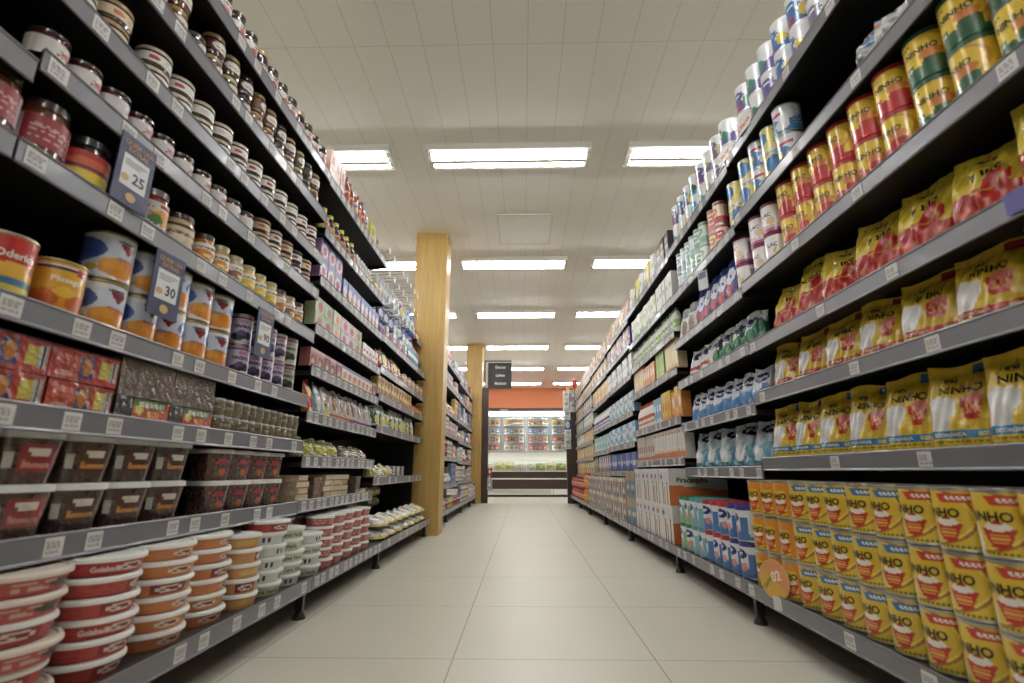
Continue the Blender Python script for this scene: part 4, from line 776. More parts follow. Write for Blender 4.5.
# first right bay
row(R, 1, 0, .765, 1.257, ['tin_red'], layers=3, gap=.0005, rows=2, face=.26)
row(R, 1, 0, 1.257, 1.65, ['tin_blue'], layers=3, gap=.0005, rows=2, face=.24)
row(R, 1, 0, 1.65, 2.075, ['tin_blue', 'tin_orange', 'tin_orange', 'tin_orange'], layers=3, gap=.004, rows=2, face=.22)
row(R, 1, 1, .80, 2.07, ['bag_blue0', 'bag_blue1', 'bag_blue2', 'bag_blue1'], face=FC * .8, gap=-.012, rows=1)
row(R, 1, 2, .80, 2.07, ['bag_red0', 'bag_red2', 'bag_red1'], face=FC * .8, gap=-.006)
row(R, 1, 3, .76, 2.05, ['bag_glossy2', 'bag_glossy0', 'bag_glossy1', 'bag_glossy1', 'bag_glossy0'], face=FC * .8, gap=.0)
row(R, 1, 4, .78, 1.105, ['growth_green'], layers=2, gap=.012, face=.3)
row(R, 1, 4, 1.12, 1.80, ['growth_red'], layers=2, gap=.010, face=.3)
row(R, 1, 4, 1.81, 2.07, ['lac'], layers=2, gap=.014, face=.3)
row(R, 1, 5, 1.62, 2.07, ['sky', 'sky_yellow'], layers=2, gap=.012)
row(R, 1, 6, 1.10, 2.06, ['wide_grey', 'wide_grey', 'wide_grey', 'wide_blue', 'wide_blue', 'wide_purple', 'wide_purple', 'wide_purple', 'wide_teal'], layers=2, gap=.008)
# second right bay
row(R, 2, 0, 2.10, 2.98, ['baby_violet', 'baby_violet', 'baby_crimson', 'baby_crimson', 'baby_crimson', 'baby_teal', 'baby_teal', 'baby_green', 'baby_green'], layers=2, gap=.001, rows=2)
row(R, 2, 1, 2.10, 3.06, ['bag_sky0', 'bag_sky1'], face=FC * 1.2, gap=.012)
row(R, 2, 2, 2.09, 3.06, ['pouch_blue0', 'pouch_blue1'], face=FC, gap=-.004)
row(R, 2, 3, 2.09, 2.62, ['pouch_green0', 'pouch_green1'], face=FC, gap=.0)
row(R, 2, 3, 2.62, 3.06, ['pouch_crimson'], face=FC * .6, gap=.01)
row(R, 2, 4, 2.09, 2.22, ['lac'], layers=2)
row(R, 2, 4, 2.24, 2.80, ['pouch_navy'], layers=1, gap=.0, face=FC * .5, rows=2)
row(R, 2, 4, 2.80, 3.06, ['pouch_grey'], gap=.0, face=FC * .5)
row(R, 2, 5, 2.09, 2.27, ['sky_yellow'], layers=2, gap=.004)
row(R, 2, 5, 2.28, 2.49, ['tall_red', 'tall_rose'], layers=2, gap=.014)
row(R, 2, 5, 2.50, 3.06, ['tall_mint', 'tall_mint', 'tall_aqua', 'tall_aqua', 'tall_aqua', 'tall_slate'], layers=2, gap=.010)
row(R, 2, 6, 2.09, 3.06, ['wide_purple', 'wide_grey', 'wide_grey', 'wide_purple', 'wide_teal', 'wide_blue', 'wide_blue'], layers=2, gap=.012)
# third right bay
row(R, 3, 0, 3.082, 3.325, ['bx_case_pirac'], layers=2, gap=.0)
row(R, 3, 0, 3.326, 4.03, ['bx_case_white'], layers=2, gap=.0)
row(R, 3, 0, 4.03, 4.38, ['bx_case_blue'], layers=2, gap=.0)
row(R, 3, 1, 3.09, 3.80, ['slim_orange'], gap=.004)
row(R, 3, 1, 3.80, 4.37, ['slim_grey'], gap=.004)
row(R, 3, 2, 3.09, 3.33, ['slim_tang', 'slim_yellow', 'slim_tang'], gap=.002)
row(R, 3, 2, 3.33, 3.55, ['slim_yellow'], gap=.002)
row(R, 3, 2, 3.55, 3.78, ['slim_azure'], gap=.002)
row(R, 3, 2, 3.79, 4.37, ['mb_orange'], gap=.003)
row(R, 3, 3, 3.09, 3.40, ['slim_peach'], gap=.002)
row(R, 3, 3, 3.40, 3.64, ['slim_lime'], gap=.002)
row(R, 3, 3, 3.66, 4.0, ['slim_tang'], gap=.002)
row(R, 3, 3, 4.0, 4.37, ['slim_peach'], gap=.002)
row(R, 3, 4, 3.09, 4.37, ['mb_green', 'mb_green', 'mb_grey'], gap=.003)
row(R, 3, 5, 3.09, 3.5, ['slim_white'], gap=.01)
row(R, 3, 5, 3.5, 4.37, ['slim_leaf', 'slim_white', 'slim_leaf'], gap=.006)
row(R, 3, 6, 3.09, 3.42, ['slim_dark'], gap=.002)
row(R, 3, 6, 3.42, 4.37, ['mb_grey', 'slim_white', 'mb_grey', 'slim_straw', 'slim_olive'], gap=.004)
# fourth and fifth
for bay, a, c_ in ((4, 4.40, 5.69), (5, 5.71, 6.99)):
    m_ = (a + c_) / 2
    row(R, bay, 0, a, c_, ['bx_case_tan', 'bx_case_pale', 'bx_case_tan'] if bay == 4 else ['bx_case_pale', 'bx_case_tan'], layers=2, gap=.002)
    row(R, bay, 1, a, m_ + .3, ['slim_purple', 'slim_blue', 'slim_blue', 'slim_purple'] if bay == 4 else ['slim_purple', 'slim_orange'], gap=.004)
    row(R, bay, 1, m_ + .32, c_, ['slim_blue'] if bay == 4 else ['slim_green', 'slim_olive'], gap=.004)
    row(R, bay, 2, a, c_, ['slim_azure', 'slim_azure', 'slim_teal', 'slim_teal'] if bay == 4 else ['slim_teal', 'slim_cyan', 'slim_cyan'], gap=.003)
    row(R, bay, 3, a, c_, ['slim_azure', 'slim_teal', 'slim_teal'] if bay == 4 else ['mb_purple'], gap=.003)
    row(R, bay, 4, a, c_, ['slim_white', 'slim_white', 'slim_blue', 'slim_white'] if bay == 4 else ['slim_peach', 'slim_white', 'slim_yellow', 'slim_yellow'], gap=.004)
    row(R, bay, 5, a, c_, ['slim_purple', 'slim_rose', 'slim_lav', 'slim_white'] if bay == 4 else ['slim_rose', 'slim_straw', 'slim_lav'], gap=.006)
    row(R, bay, 6, a, c_, ['slim_rose', 'slim_lav', 'slim_rose', 'slim_olive', 'slim_straw'] if bay == 4 else ['slim_rose', 'slim_peach', 'slim_red', 'slim_olive'], gap=.004)
row(R, 6, 0, 7.02, 7.5, ['mb_amber'], layers=2, gap=.002)
row(R, 6, 0, 7.52, 8.14, ['mb_red'], layers=2, gap=.002)
row(R, 7, 0, 8.16, 9.26, ['mb_red'], layers=2, gap=.002)
MIX = [['slim_rose', 'slim_peach', 'slim_olive'], ['slim_yellow', 'slim_grey', 'slim_peach'], ['slim_tang', 'slim_white', 'slim_yellow'], ['slim_leaf', 'slim_white'], ['slim_blue', 'slim_lav', 'slim_straw'], ['slim_olive', 'slim_rose'], ['slim_rose', 'slim_white']]
for bay, a, c_ in ((6, 7.02, 8.13), (7, 8.16, 9.26)):
    for s in range(1, 8):
        k = MIX[(s + bay) % 7]
        row(R, bay, s, a, c_, k, gap=.004)

# ------------------------------------------------------------------ left side
def stack(bay, s, cy, key_list, xo=.0, back=False):
    K = KINDS[key_list[0]]; z = shelf_z(L, bay, s) - .004
    ck = ('st', bay, s, back); counters[ck] = counters.get(ck, 0) + 1; n = counters[ck]
    for l, k in enumerate(key_list):
        K = KINDS[k]
        x = -(LIPB[L] + .012 + KINDS[key_list[0]]['w'] / 2 + xo) + rng.uniform(-.004, .004)
        put(k, L, bay, s, x, cy + rng.uniform(-.004, .004), z, PI / 2 - .45 + math.radians(rng.uniform(-K['spin'], K['spin'])), f"{ordw(l + 1)} up in {ordw(n)} {'rear ' if back else ''}stack")
        z += K['h'] + .0004
stack(1, 0, .76, ['tub_patch'] * 6); stack(1, 0, .965, ['tub_patch', 'tub_red', 'tub_patch', 'tub_red', 'tub_patch', 'tub_patch'])
stack(1, 0, 1.155, ['tub_red', 'tub_red', 'tub_redtext', 'tub_red', 'tub_red', 'tub_redtext'])
stack(1, 0, 1.345, ['tub_orange', 'tub_orange', 'tub_orange', 'tub_orangelab', 'tub_orange', 'tub_orange'])
stack(1, 0, 1.53, ['tub_orange', 'tub_orange', 'tub_orange', 'tub_orangelab', 'tub_orange', 'tub_orange'], xo=.01)
stack(1, 0, 1.69, ['tub_amberplain', 'tub_amber', 'tub_amberplain', 'tub_amber', 'tub_amberplain'])
stack(1, 0, 1.865, ['tub_green', 'tub_white', 'tub_white', 'tub_white', 'tub_white', 'tub_red'])
stack(1, 0, 2.02, ['tub_white', 'tub_green', 'tub_green', 'tub_green', 'tub_green'])
for i, cy in enumerate((.80, .98, 1.16, 1.34)): stack(1, 0, cy, [('tub_red', 'tub_red', 'tub_orange', 'tub_orange')[i]] * 6, xo=.20, back=True)
for cy in (1.54, 1.69, 1.84, 2.0): stack(1, 0, cy, ['tub_amberplain'] * 5 if cy < 1.8 else ['tub_white'] * 5, xo=.19, back=True)
for i in range(6):
    stack(2, 0, 2.20 + .135 * i, ['tub_pink'] * 5 if i else ['tub_green', 'tub_white', 'tub_green', 'tub_white'])
    stack(2, 0, 2.23 + .135 * i, ['tub_pink'] * 5, xo=.135, back=True)
row(L, 1, 1, .78, 1.55, ['cont_brown', 'cont_red', 'cont_brown', 'cont_brown'], layers=2, gap=.006, face=math.radians(14))
row(L, 1, 1, 1.55, 2.10, ['cont_berry'], layers=2, gap=.004, face=math.radians(14))
row(L, 1, 2, .78, 1.12, ['block_red'], layers=2, gap=.004)
row(L, 1, 2, 1.125, 1.50, ['block_label'], gap=.004, layers=1)
row(L, 1, 2, 1.52, 2.10, ['cup_brown', 'cup_brown', 'cup_green'], layers=2, gap=.001, rows=2)
n_ = 0
for cy in (1.217, 1.401):                      # two more wrapped blocks on each labelled one
    n_ += 1
    for l in range(2):
        put('block_dark', L, 1, 2, -(LIPU[L] + .014 + .045) + rng.uniform(-.004, .004), cy, shelf_z(L, 1, 2) - .004 + .058 + .044 * l, PI / 2 + rng.uniform(-.03, .03), f"{ordw(l + 2)} up in {ordw(n_)} stack")
row(L, 1, 3, .80, .91, ['can_oderich'], gap=.0, face=.35)
row(L, 1, 3, .915, 1.03, ['can_ole'], gap=.0, face=.45)
row(L, 1, 3, 1.03, 1.60, ['can_peach'], layers=2, gap=.003, face=.75)
row(L, 1, 3, 1.60, 1.94, ['can_plum'], layers=2, gap=.003, face=.5)
row(L, 1, 3, 1.94, 2.10, ['can_olive'], layers=2, gap=.003, face=.5)
row(L, 1, 4, .70, .91, ['jar_berry'], gap=.004, face=.45)
row(L, 1, 4, .91, 1.03, ['jar_pickle'], gap=.004, face=.45)
row(L, 1, 4, 1.12, 1.225, ['jar_tomato'], gap=.004, face=.45)
row(L, 1, 4, 1.225, 1.33, ['jar_cream'], gap=.004, face=.45)
row(L, 1, 4, 1.335, 2.10, ['fruit_orange', 'fruit_apricot', 'fruit_fig', 'fruit_yellow', 'fruit_yellow', 'fruit_yellow', 'fruit_orange', 'fruit_fig'], gap=.012, face=.45)
row(L, 1, 5, .78, 1.60, ['jam_silver'], gap=.012)
row(L, 1, 5, 1.62, 2.10, ['half_beige', 'half_rose', 'half_beige', 'half_black'], gap=.008, layers=2)
row(L, 1, 6, .80, 1.02, ['half_plain', 'half_beige'], gap=.010, layers=2)
row(L, 1, 6, 1.03, 2.10, ['half_rose', 'half_rose', 'half_plain', 'half_plain', 'half_rose'], gap=.014, layers=2, ragged=.15)
row(L, 1, 7, .98, 2.10, ['hex_amber', 'hex_amber', 'hex_dark', 'hex_wine', 'hex_olive', 'hex_dark'], gap=.012, layers=2, ragged=.2)
row(L, 1, 8, 1.15, 2.10, ['top_dark', 'top_white', 'top_white', 'top_white'], gap=.012)
# second left bay
row(L, 2, 1, 2.13, 2.30, ['block_tan'], layers=4, gap=.012, lyj=.005)
row(L, 2, 1, 2.30, 2.42, ['block_grey'], gap=.002)
row(L, 2, 1, 2.42, 2.85, ['block_tan'], layers=4, gap=.012, lyj=.005)
row(L, 2, 1, 2.87, 3.14, ['block_grey', 'block_tan', 'block_grey'], gap=.006)
row(L, 2, 2, 2.16, 2.66, ['pillow_green'], gap=-.002)
row(L, 2, 2, 2.68, 3.14, ['pillow_brown'], gap=-.002)
row(L, 2, 3, 2.13, 3.14, ['pk_red', 'pk_blue', 'pk_white', 'pk_orange', 'pk_orange', 'pk_orange', 'pk_purple', 'pk_purple', 'pk_purple', 'pk_purple'], gap=-.002)
row(L, 2, 4, 2.13, 3.14, ['bx_dessert', 'bx_dessert', 'bx_cherry', 'bx_dessert', 'bx_cherry', 'bx_vanilla', 'bx_vanilla', 'bx_vanilla', 'bx_vanilla', 'bx_vanilla', 'bx_vanilla', 'bx_vanilla', 'bx_cherry'], gap=.003)
row(L, 2, 5, 2.13, 2.46, ['bx_jelly_green', 'bx_jelly_green', 'bx_jelly_orange'], gap=.003, layers=2)
row(L, 2, 5, 2.46, 2.80, ['bx_jelly_pink', 'bx_jelly_pink', 'bx_jelly_green'], gap=.003, layers=2)
row(L, 2, 5, 2.82, 3.14, ['bx_red_white'], gap=.003)
row(L, 2, 6, 2.13, 2.44, ['bx_straw'], gap=.003, layers=2)
row(L, 2, 6, 2.44, 3.14, ['bx_blue_pink'], gap=.003)
row(L, 2, 7, 2.14, 2.60, ['sauce'], gap=.018)
row(L, 2, 7, 2.62, 2.92, ['essence'], gap=.006)
row(L, 2, 7, 2.95, 3.14, ['bx_yellow'], gap=.004)
row(L, 2, 8, 2.13, 2.36, ['bx_copper'], gap=.008)
row(L, 2, 8, 2.38, 2.78, ['syrup', 'syrup', 'syrup_clear'], gap=.006)
row(L, 2, 8, 2.80, 2.92, ['bx_lemon_top'], gap=.006)
row(L, 2, 8, 2.92, 3.14, ['pk_white', 'pk_lilac', 'pk_silver'], gap=.006)
# third left bay
row(L, 3, 0, 3.17, 4.62, ['pillow_film'], layers=2, gap=-.004, rows=1)
row(L, 3, 1, 3.20, 3.85, ['pillow_green', 'pillow_brown'], gap=.002)
row(L, 3, 2, 3.18, 4.4, ['pk_pine', 'pk_pine', 'pk_lemon', 'pk_pine'], gap=-.01, face=math.radians(12))
row(L, 3, 3, 3.17, 4.2, ['bx_yellow'], gap=.003, layers=2)
row(L, 3, 3, 4.2, 4.64, ['bx_redc'], gap=.003, layers=1)
row(L, 3, 4, 3.17, 3.80, ['pk_crimson', 'pk_lemon', 'pk_crimson'], gap=.002)
row(L, 3, 4, 3.80, 4.64, ['bx_yellow', 'bx_vanilla'], gap=.004)
row(L, 3, 5, 3.17, 4.0, ['pk_lilac', 'pk_lilac', 'bx_red_white'], gap=.002, layers=1)
row(L, 3, 5, 4.02, 4.42, ['pk_cyan'], gap=.004)
# far left run behind the pillar
FL = random.Random(3)
for bay in (4, 5, 6, 7):
    ya, yb, zs = BAYS[(L, bay)]
    for s in range(len(zs) + 1):
        nxt = (shelf_z(L, bay, s + 1) - shelf_z(L, bay, s)) if s < len(zs) else .34
        y = ya + .02
        while y < yb - .06:
            pool = [k for k in far if KINDS[k]['h'] * 1.0 < nxt - .05] + ['fc_white', 'fc_silver', 'fc_red']
            if s == 0: pool = ['fc_white', 'fc_silver', 'fc_white', 'fc_yellow', 'fc_red', 'far3', 'far7']
            k = FL.choice(pool); run = FL.uniform(.25, .5); K = KINDS[k]
            lay = max(1, min(2 if K['name'] == 'food_can' else 3, int((nxt - .045) / K['h']))) if K['name'] != 'small_packet' else 1
            if s == len(zs): lay = 2 if K['name'] != 'small_packet' else 1
            e = min(yb - .01, y + run)
            y2 = row(L, bay, s, y, e, [k], layers=lay, gap=.003)
            y = max(y2, y + .05) + .004

# ------------------------------------------------------------------ things of their own
# rolls and bags on the low shelves of the third left bay
def mesh_obj(name, b, loc=(0, 0, 0), rot=(0, 0, 0), parent=None): return link(name, b.mesh(name), parent, loc, rot)
b = MB()
b.lathe([(0, 0), (.034, 0), (.038, .004), (.038, .26), (.034, .264), (0, .264)], 20, (206, 204, 196), FOIL)
b.disc(.020, .2645, 16, (150, 146, 140), PLAST)
rollm = b.mesh('plastic_roll')
b = MB(); b.grid(lambda u, v: (.0388 * math.sin(2 * PI * u), -.0388 * math.cos(2 * PI * u), .09 + .08 * v), 20, 1, (214, 186, 50), PRINT); bandm = b.mesh('paper_band')
for i in range(6):
    for lay in range(2):
        o = link('plastic_roll', rollm, None, (-1.16 - .085 * (i % 3), 3.30 + .5 * (i // 3), BASEZ + .036 + .078 * lay + .14), (-PI / 2, 0, rng.uniform(-.06, .06)))
        tag(o, f'white film roll with yellow band, {ordw(i % 3 + 1)} from aisle, {"lower" if lay == 0 else "upper"} layer, {"nearer" if i < 3 else "farther"} pile, third left bay', 'roll', 'film rolls on the bottom shelf of the third left bay')
        link('paper_band', bandm, o)
b = MB(); b.grid(lambda u, v: ((.12 * math.sin(2 * PI * u)) * (1 if v < 1 else .2), (.06 * math.cos(2 * PI * u)), .016 * v), 20, 1, (196, 198, 196), CLEAR)
b.disc(1, 0, 20, (190, 192, 190), CLEAR); 
for i in range(len(b.v) - 20, len(b.v)): x, y, z = b.v[i]; b.v[i] = (x * .12, y * .06, .016)
traym = b.mesh('clear_lid')
for q in range(3):
    for i in range(5):
        o = link('clear_tray', traym, None, (-1.06, 4.02 + .15 * q, shelf_z(L, 3, 1) - .004 + .0162 * i), (0, 0, PI / 2))
        tag(o, f'clear plastic tray, {ordw(i + 1)} up in {ordw(q + 1)} pile, second shelf, third left bay', 'tray', 'clear trays on the second shelf of the third left bay')

# hook panel above the third left bay with hanging packets
hp = link('hook_panel', None, None, (-1.30, 3.95, 1.43)); tag(hp, 'tall wire grid panel with hooks above third left bay', 'hook panel')
b = MB()
for i in range(13): b.box(-.003, -.75 + .115 * i, .0, .003, -.745 + .115 * i, .72, (120, 118, 116), STEEL)
for i in range(8): b.box(-.004, -.76, .03 + .095 * i, .002, .66, .035 + .095 * i, (120, 118, 116), STEEL)
link('grid', b.mesh('grid'), hp)
b = MB(); b.tube([(0, 0, 0), (.30, 0, .0), (.335, 0, .012), (.345, 0, .03)], .0032, 6, (150, 148, 145), STEEL); b.tube([(0, 0, .022), (.33, 0, .026)], .002, 6, (150, 148, 145), STEEL); hookm = b.mesh('hook')
b = MB(); b.box(.338, -.018, -.012, .340, .018, .032, (226, 228, 232), TAGM); htag = b.mesh('hook_tag')
HK = []
for zi, zz in enumerate((.66, .50, .30)):
    for yi in range(8):
        h_ = link('hook', hookm, hp, (.004, -.60 + .14 * yi + .03 * zi, zz)); link('hook_tag', htag, h_)
        HK.append((3.35 + .14 * yi + .03 * zi, 1.43 + zz, zi, yi))
n = {}
for (yy, zz, zi, yi) in HK:
    if zi == 0 : continue
    for q in range(2):
        k = (['pk_silver', 'pk_silver', 'pk_silver', 'pk_silver', 'pk_white', 'pk_silver', 'pk_azure', 'pk_azure', 'pk_azure'] if zi == 1 else ['pk_navy', 'pk_navy', 'pk_navy', 'pk_azure', 'pk_navy', 'pk_azure', 'pk_azure', 'pk_navy', 'pk_azure'])[yi]
        K = KINDS[k]
        o = link('hanging_packet', K['root'], None, (-1.02 - .13 * q, yy, zz - K['h'] + .006), (0, 0, PI / 2 - .5 + rng.uniform(-.2, .2)))
        tag(o, f"{K['desc'].replace(' hanging', '')} on {'upper' if zi == 1 else 'lower'} hook row, {ordw(yi + 1)} hook from near end, {'front' if q == 0 else 'rear'}", 'packet', 'packets hanging from the hook panel')

# narrow bracket shelves beside the pillar
for i, (zz) in enumerate((1.73, 1.56)):
    o = link('bracket_shelf', None, None, (-.97, 4.56, zz)); tag(o, f"small dark bracket shelf beside the wood pillar, {'upper' if i == 0 else 'lower'} one", 'shelf')
    b = MB(); b.box(-.22, -.12, -.02, .0, .12, 0, (30, 28, 28), BLACK); b.box(-.22, -.12, -.05, -.20, .12, -.02, (30, 28, 28), BLACK); link('board', b.mesh('board'), o)
    b = MB(); b.box(0, -.12, -.035, .004, .12, .006, (128, 128, 134), RAIL); link('price_rail', b.mesh('price_rail'), o)
    for q in range(3):
        K = KINDS['pk_crimson']
        p = link('sweets_packet', K['root'], None, (-1.01, 4.47 + .085 * q, zz + .0008), (0, 0, PI / 2 - .2))
        tag(p, f"crimson sweets packet, {ordw(q + 1)} along {'upper' if i == 0 else 'lower'} small bracket shelf", 'packet', f"crimson packets on the {'upper' if i == 0 else 'lower'} bracket shelf")

# blue price signs hanging from the left rails
def price_sign(num, y, z, txt, where):
    b = MB(); w_, h_ = .100, .168
    b.box(-w_ / 2, -.0015, 0, w_ / 2, .0015, h_, (62, 70, 110), PRINT)
    b.box(-w_ * .36, -.0022, h_ * .26, w_ * .36, -.0012, h_ * .72, (226, 228, 232), PRINT)
    f = lambda x, y: (x, -.0026, y)
    b.text('QUEM USA', f, 0, h_ * .89, .016, (196, 140, 90), PRINT, maxw=.08); b.text('EXTRAS', f, 0, h_ * .80, .016, (196, 140, 90), PRINT, maxw=.06)
    b.text(txt, f, .012, h_ * .42, .036, (40, 42, 50), PRINT, maxw=.055)
    for k in range(3): b.box(-w_ * .3, -.0026, h_ * (.64 - .035 * k), w_ * (.3 - .1 * k), -.0021, h_ * (.65 - .035 * k), (90, 92, 100), PRINT)
    for (cx, cz, r) in ((-.024, h_ * .38, .011), (0, h_ * .13, .014)):
        o = len(b.v)
        for i in range(14): a = 2 * PI * i / 14; b.v.append((cx + r * math.cos(a), -.0027, cz + r * math.sin(a) * .8))
        b.face(tuple(range(o, o + 14)), (206, 160, 90), PRINT)
    o = mesh_obj('price_sign', b, (-(LIPU[L] - .009), y, z), (0, 0, PI / 2 - .06))
    tag(o, f'dark blue hanging price sign reading {num}, {where}', 'sign', None)
price_sign('25', 1.02, 1.14, '25', 'in front of the preserve jars')
price_sign('30', 1.185, .925, '30', 'in front of the peach cans')
price_sign('90', 1.68, .935, '90', 'in front of the lilac cans')
# orange offer tags on the right top rail
for i, yy in enumerate((1.88, 2.10)):
    b = MB(); b.box(-.055, -.001, 0, .055, .001, .062, (226, 214, 204), PRINT)
    b.text('Oferta', lambda x, y: (x, -.0016, y), 0, .03, .034, (206, 74, 34), PRINT, maxw=.09, rot=.12)
    o = mesh_obj('offer_tag', b, (LIPU[R] - .008, yy - .02, 1.955), (0, 0, -PI / 2 + .1))
    tag(o, f"small white tag with orange word Oferta on right top rail, {'nearer' if i == 0 else 'farther'} one", 'tag')
# round promotion disc on the right base
b = MB(); N_ = 36; ro = .062
for zf, col in ((-.0012, (232, 176, 60)),):
    o = len(b.v)
    for i in range(N_): a = 2 * PI * i / N_; b.v.append((ro * math.cos(a), zf, ro + ro * math.sin(a)))
    b.face(tuple(range(o, o + N_)), col, PRINT)
    o2 = len(b.v)
    for i in range(N_): a = 2 * PI * i / N_; b.v.append((ro * math.cos(a), .0012, ro + ro * math.sin(a)))
    b.face(tuple(range(o2, o2 + N_))[::-1], (226, 226, 220), PRINT)
    for i in range(N_): b.face((o + i, o2 + i, o2 + (i + 1) % N_, o + (i + 1) % N_), (240, 230, 200), PRINT)
o = len(b.v)
for i in range(N_ // 2 + 1): a = -PI / 2 + 1.0 + PI * i / (N_ // 2); b.v.append((ro * .96 * math.cos(a), -.0016, ro + ro * .96 * math.sin(a)))
b.face(tuple(range(o, len(b.v))), (238, 150, 90), PRINT)
b.box(-.012, -.0025, -.03, .03, -.0012, .012, (214, 210, 206), PRINT)
b.text('02', lambda x, y: (x, -.0022, y), .01, .075, .042, (246, 238, 230), PRINT, rot=.3); b.text('Ganhe', lambda x, y: (x, -.0022, y), -.028, .05, .02, (120, 150, 40), PRINT, rot=.9, maxw=.05)
tag(mesh_obj('promotion_disc', b, (LIPB[R] - .008, 1.835, .14), (0, 0, -PI / 2 + .35)), 'round yellow and orange promotion disc clipped to right bottom rail', 'sign')
b = MB(); b.box(-.025, -.0012, -.022, .025, 0, .022, (96, 90, 170), TAGM)
tag(mesh_obj('rail_tag', b, (LIPU[R] - .006, .885, 1.055), (0, 0, -PI / 2)), 'small violet rail tag under the glossy yellow bags', 'tag')

# silver pouch lying on the fifth right shelf
k_bag('silver_roll', 'diaper_pack', 'x', 'x', .30, .11, .13, paint((184, 184, 184), [('e', .22, .6, .16, .3, (64, 130, 190)), ('e', .25, .6, .08, .14, (222, 120, 60)), ('n', 0, 0, 1, 1, .2, (160, 160, 160)), ('w', .16, .05, 9, (140, 140, 142))], seed=3), seed=90, m=CLEAR, wr=.010, n=(30, 22), lean=.02)
o = link('wipes_pack', KINDS['silver_roll']['root'], None, (1.03, 1.10, shelf_z(R, 1, 5) + .006), (0, 0, -PI / 2 + .2)); tag(o, 'crumpled silver plastic pack with blue badge alone on sixth right shelf', 'pack')
# display packs hanging in the second right bay
b = MB(); b.box(-.03, -.003, 0, .03, .003, .11, (214, 216, 220), PRINT); b.box(-.024, -.0036, .06, .024, -.0028, .095, (110, 120, 150), PRINT)
tag(mesh_obj('hanging_card', b, (LIPU[R] - .004, 2.50, 1.475), (0, 0, -PI / 2 + .5)), 'small white card hanging under the sixth shelf of second right bay', 'card')

# end panels and aisle sign
o = tag(link('end_panel', None, None, (-.69, 9.42, 0)), 'tall dark brown end panel at the far end of left shelves', 'panel')
b = MB(); b.box(-.065, -.05, 0, .05, .05, 2.05, (58, 44, 38), BROWN); link('board', b.mesh('board'), o)
b = MB(); b.box(-.068, -.056, 2.05, .06, .056, 2.075, (40, 32, 28), BROWN); link('cap', b.mesh('cap'), o)
o = tag(link('end_panel', None, None, (.93, 9.36, 0)), 'tall dark brown end panel at the far end of right shelves', 'panel')
b = MB(); b.box(-.14, -.05, 0, .55, .05, 1.93, (58, 44, 38), BROWN); link('board', b.mesh('board'), o)
b = MB(); b.box(-.15, -.056, 1.93, .56, .056, 1.955, (40, 32, 28), BROWN); link('cap', b.mesh('cap'), o)
sg_ = tag(link('aisle_sign', None, None, (-.66, 9.40, 2.075)), 'black aisle sign with three white words on a post at far left', 'sign')
b = MB(); b.box(-.065, -.012, 0, -.045, .012, .53, (40, 38, 38), BLACK); b.box(-.065, -.012, .51, .45, .012, .53, (40, 38, 38), BLACK); b.box(-.030, -.006, .0, -.012, .006, .51, (206, 200, 190), HOUSE); link('frame', b.mesh('frame'), sg_)
b = MB(); b.box(.005, -.012, -.01, .45, .012, .485, (52, 54, 54), BLACK)
for i, t in enumerate(('Doces', 'Leites', 'Matinais')):
    b.text(t, lambda x, y: (x, -.0135, y), .24, .40 - .155 * i, .075, (236, 236, 234), TAGM, maxw=.22)
for zz in (.155, .32): b.box(.005, -.0135, zz - .003, .45, -.012, zz + .003, (30, 32, 32), BLACK)
link('board', b.mesh('board'), sg_)
# clip strips with white packs on the end panels
def strip(x, y, z0, z1, n, keys, where, rz):
    o = tag(link('clip_strip', None, None, (x, y, z0)), f'thin white clip strip {where}', 'clip strip')
    b = MB(); b.box(-.01, -.002, 0, .01, .002, z1 - z0, (220, 220, 216), HOUSE); link('strip', b.mesh('strip'), o)
    b = MB()
    for i in range(n): b.tube([(0, -.002, (z1 - z0) * (i + .9) / n), (0, -.03, (z1 - z0) * (i + .9) / n)], .002, 6, (150, 150, 150), STEEL)
    link('hooks', b.mesh('hooks'), o)
    for i in range(n):
        K = KINDS[keys[i % len(keys)]]; hz = z0 + (z1 - z0) * (i + .9) / n
        p = link('hanging_packet', K['root'], None, (x + rng.uniform(-.01, .01), y - .028, hz - K['h'] + .004), (0, 0, rz + rng.uniform(-.2, .2)))
        tag(p, f"{K['desc'].replace(' hanging', '')}, {ordw(i + 1)} up on strip {where}", 'packet', f'packs on the clip strip {where}')
strip(.81, 9.295, .98, 2.02, 6, ['pk_white_tall', 'pk_white_tall', 'pk_azure', 'pk_white_tall'], 'on the right end panel', 0)
strip(.93, 9.29, 1.62, 2.02, 2, ['pk_white_tall', 'pk_silver'], 'near top of right end panel', .2)
strip(-.605, 9.36, .25, .62, 2, ['pk_silver', 'pk_crimson'], 'on the left end panel', 0)
# red topped standing figure-free balloon and yellow pack on the right end
b = MB(); b.lathe([(0, 0), (.012, .004), (.03, .03), (.045, .08), (.044, .13), (.03, .17), (.0, .185)], 16, (206, 56, 46), PLAST); rb = b.mesh('balloon')
o = tag(link('toy_balloon', rb, None, (.93, 8.9, 1.965)), 'red balloon on a green stick above the far right shelf', 'balloon')
b = MB(); b.lathe([(.014, -.11), (.012, 0)], 8, (110, 150, 90), PLAST); link('stick', b.mesh('stick'), o)
K = KINDS['pk_lemon']
o = link('snack_packet', KINDS['pk_red']['root'], None, (.83, 9.30, 1.955), (0, 0, .3)); tag(o, 'yellow and red packet standing on top of right end panel', 'packet')

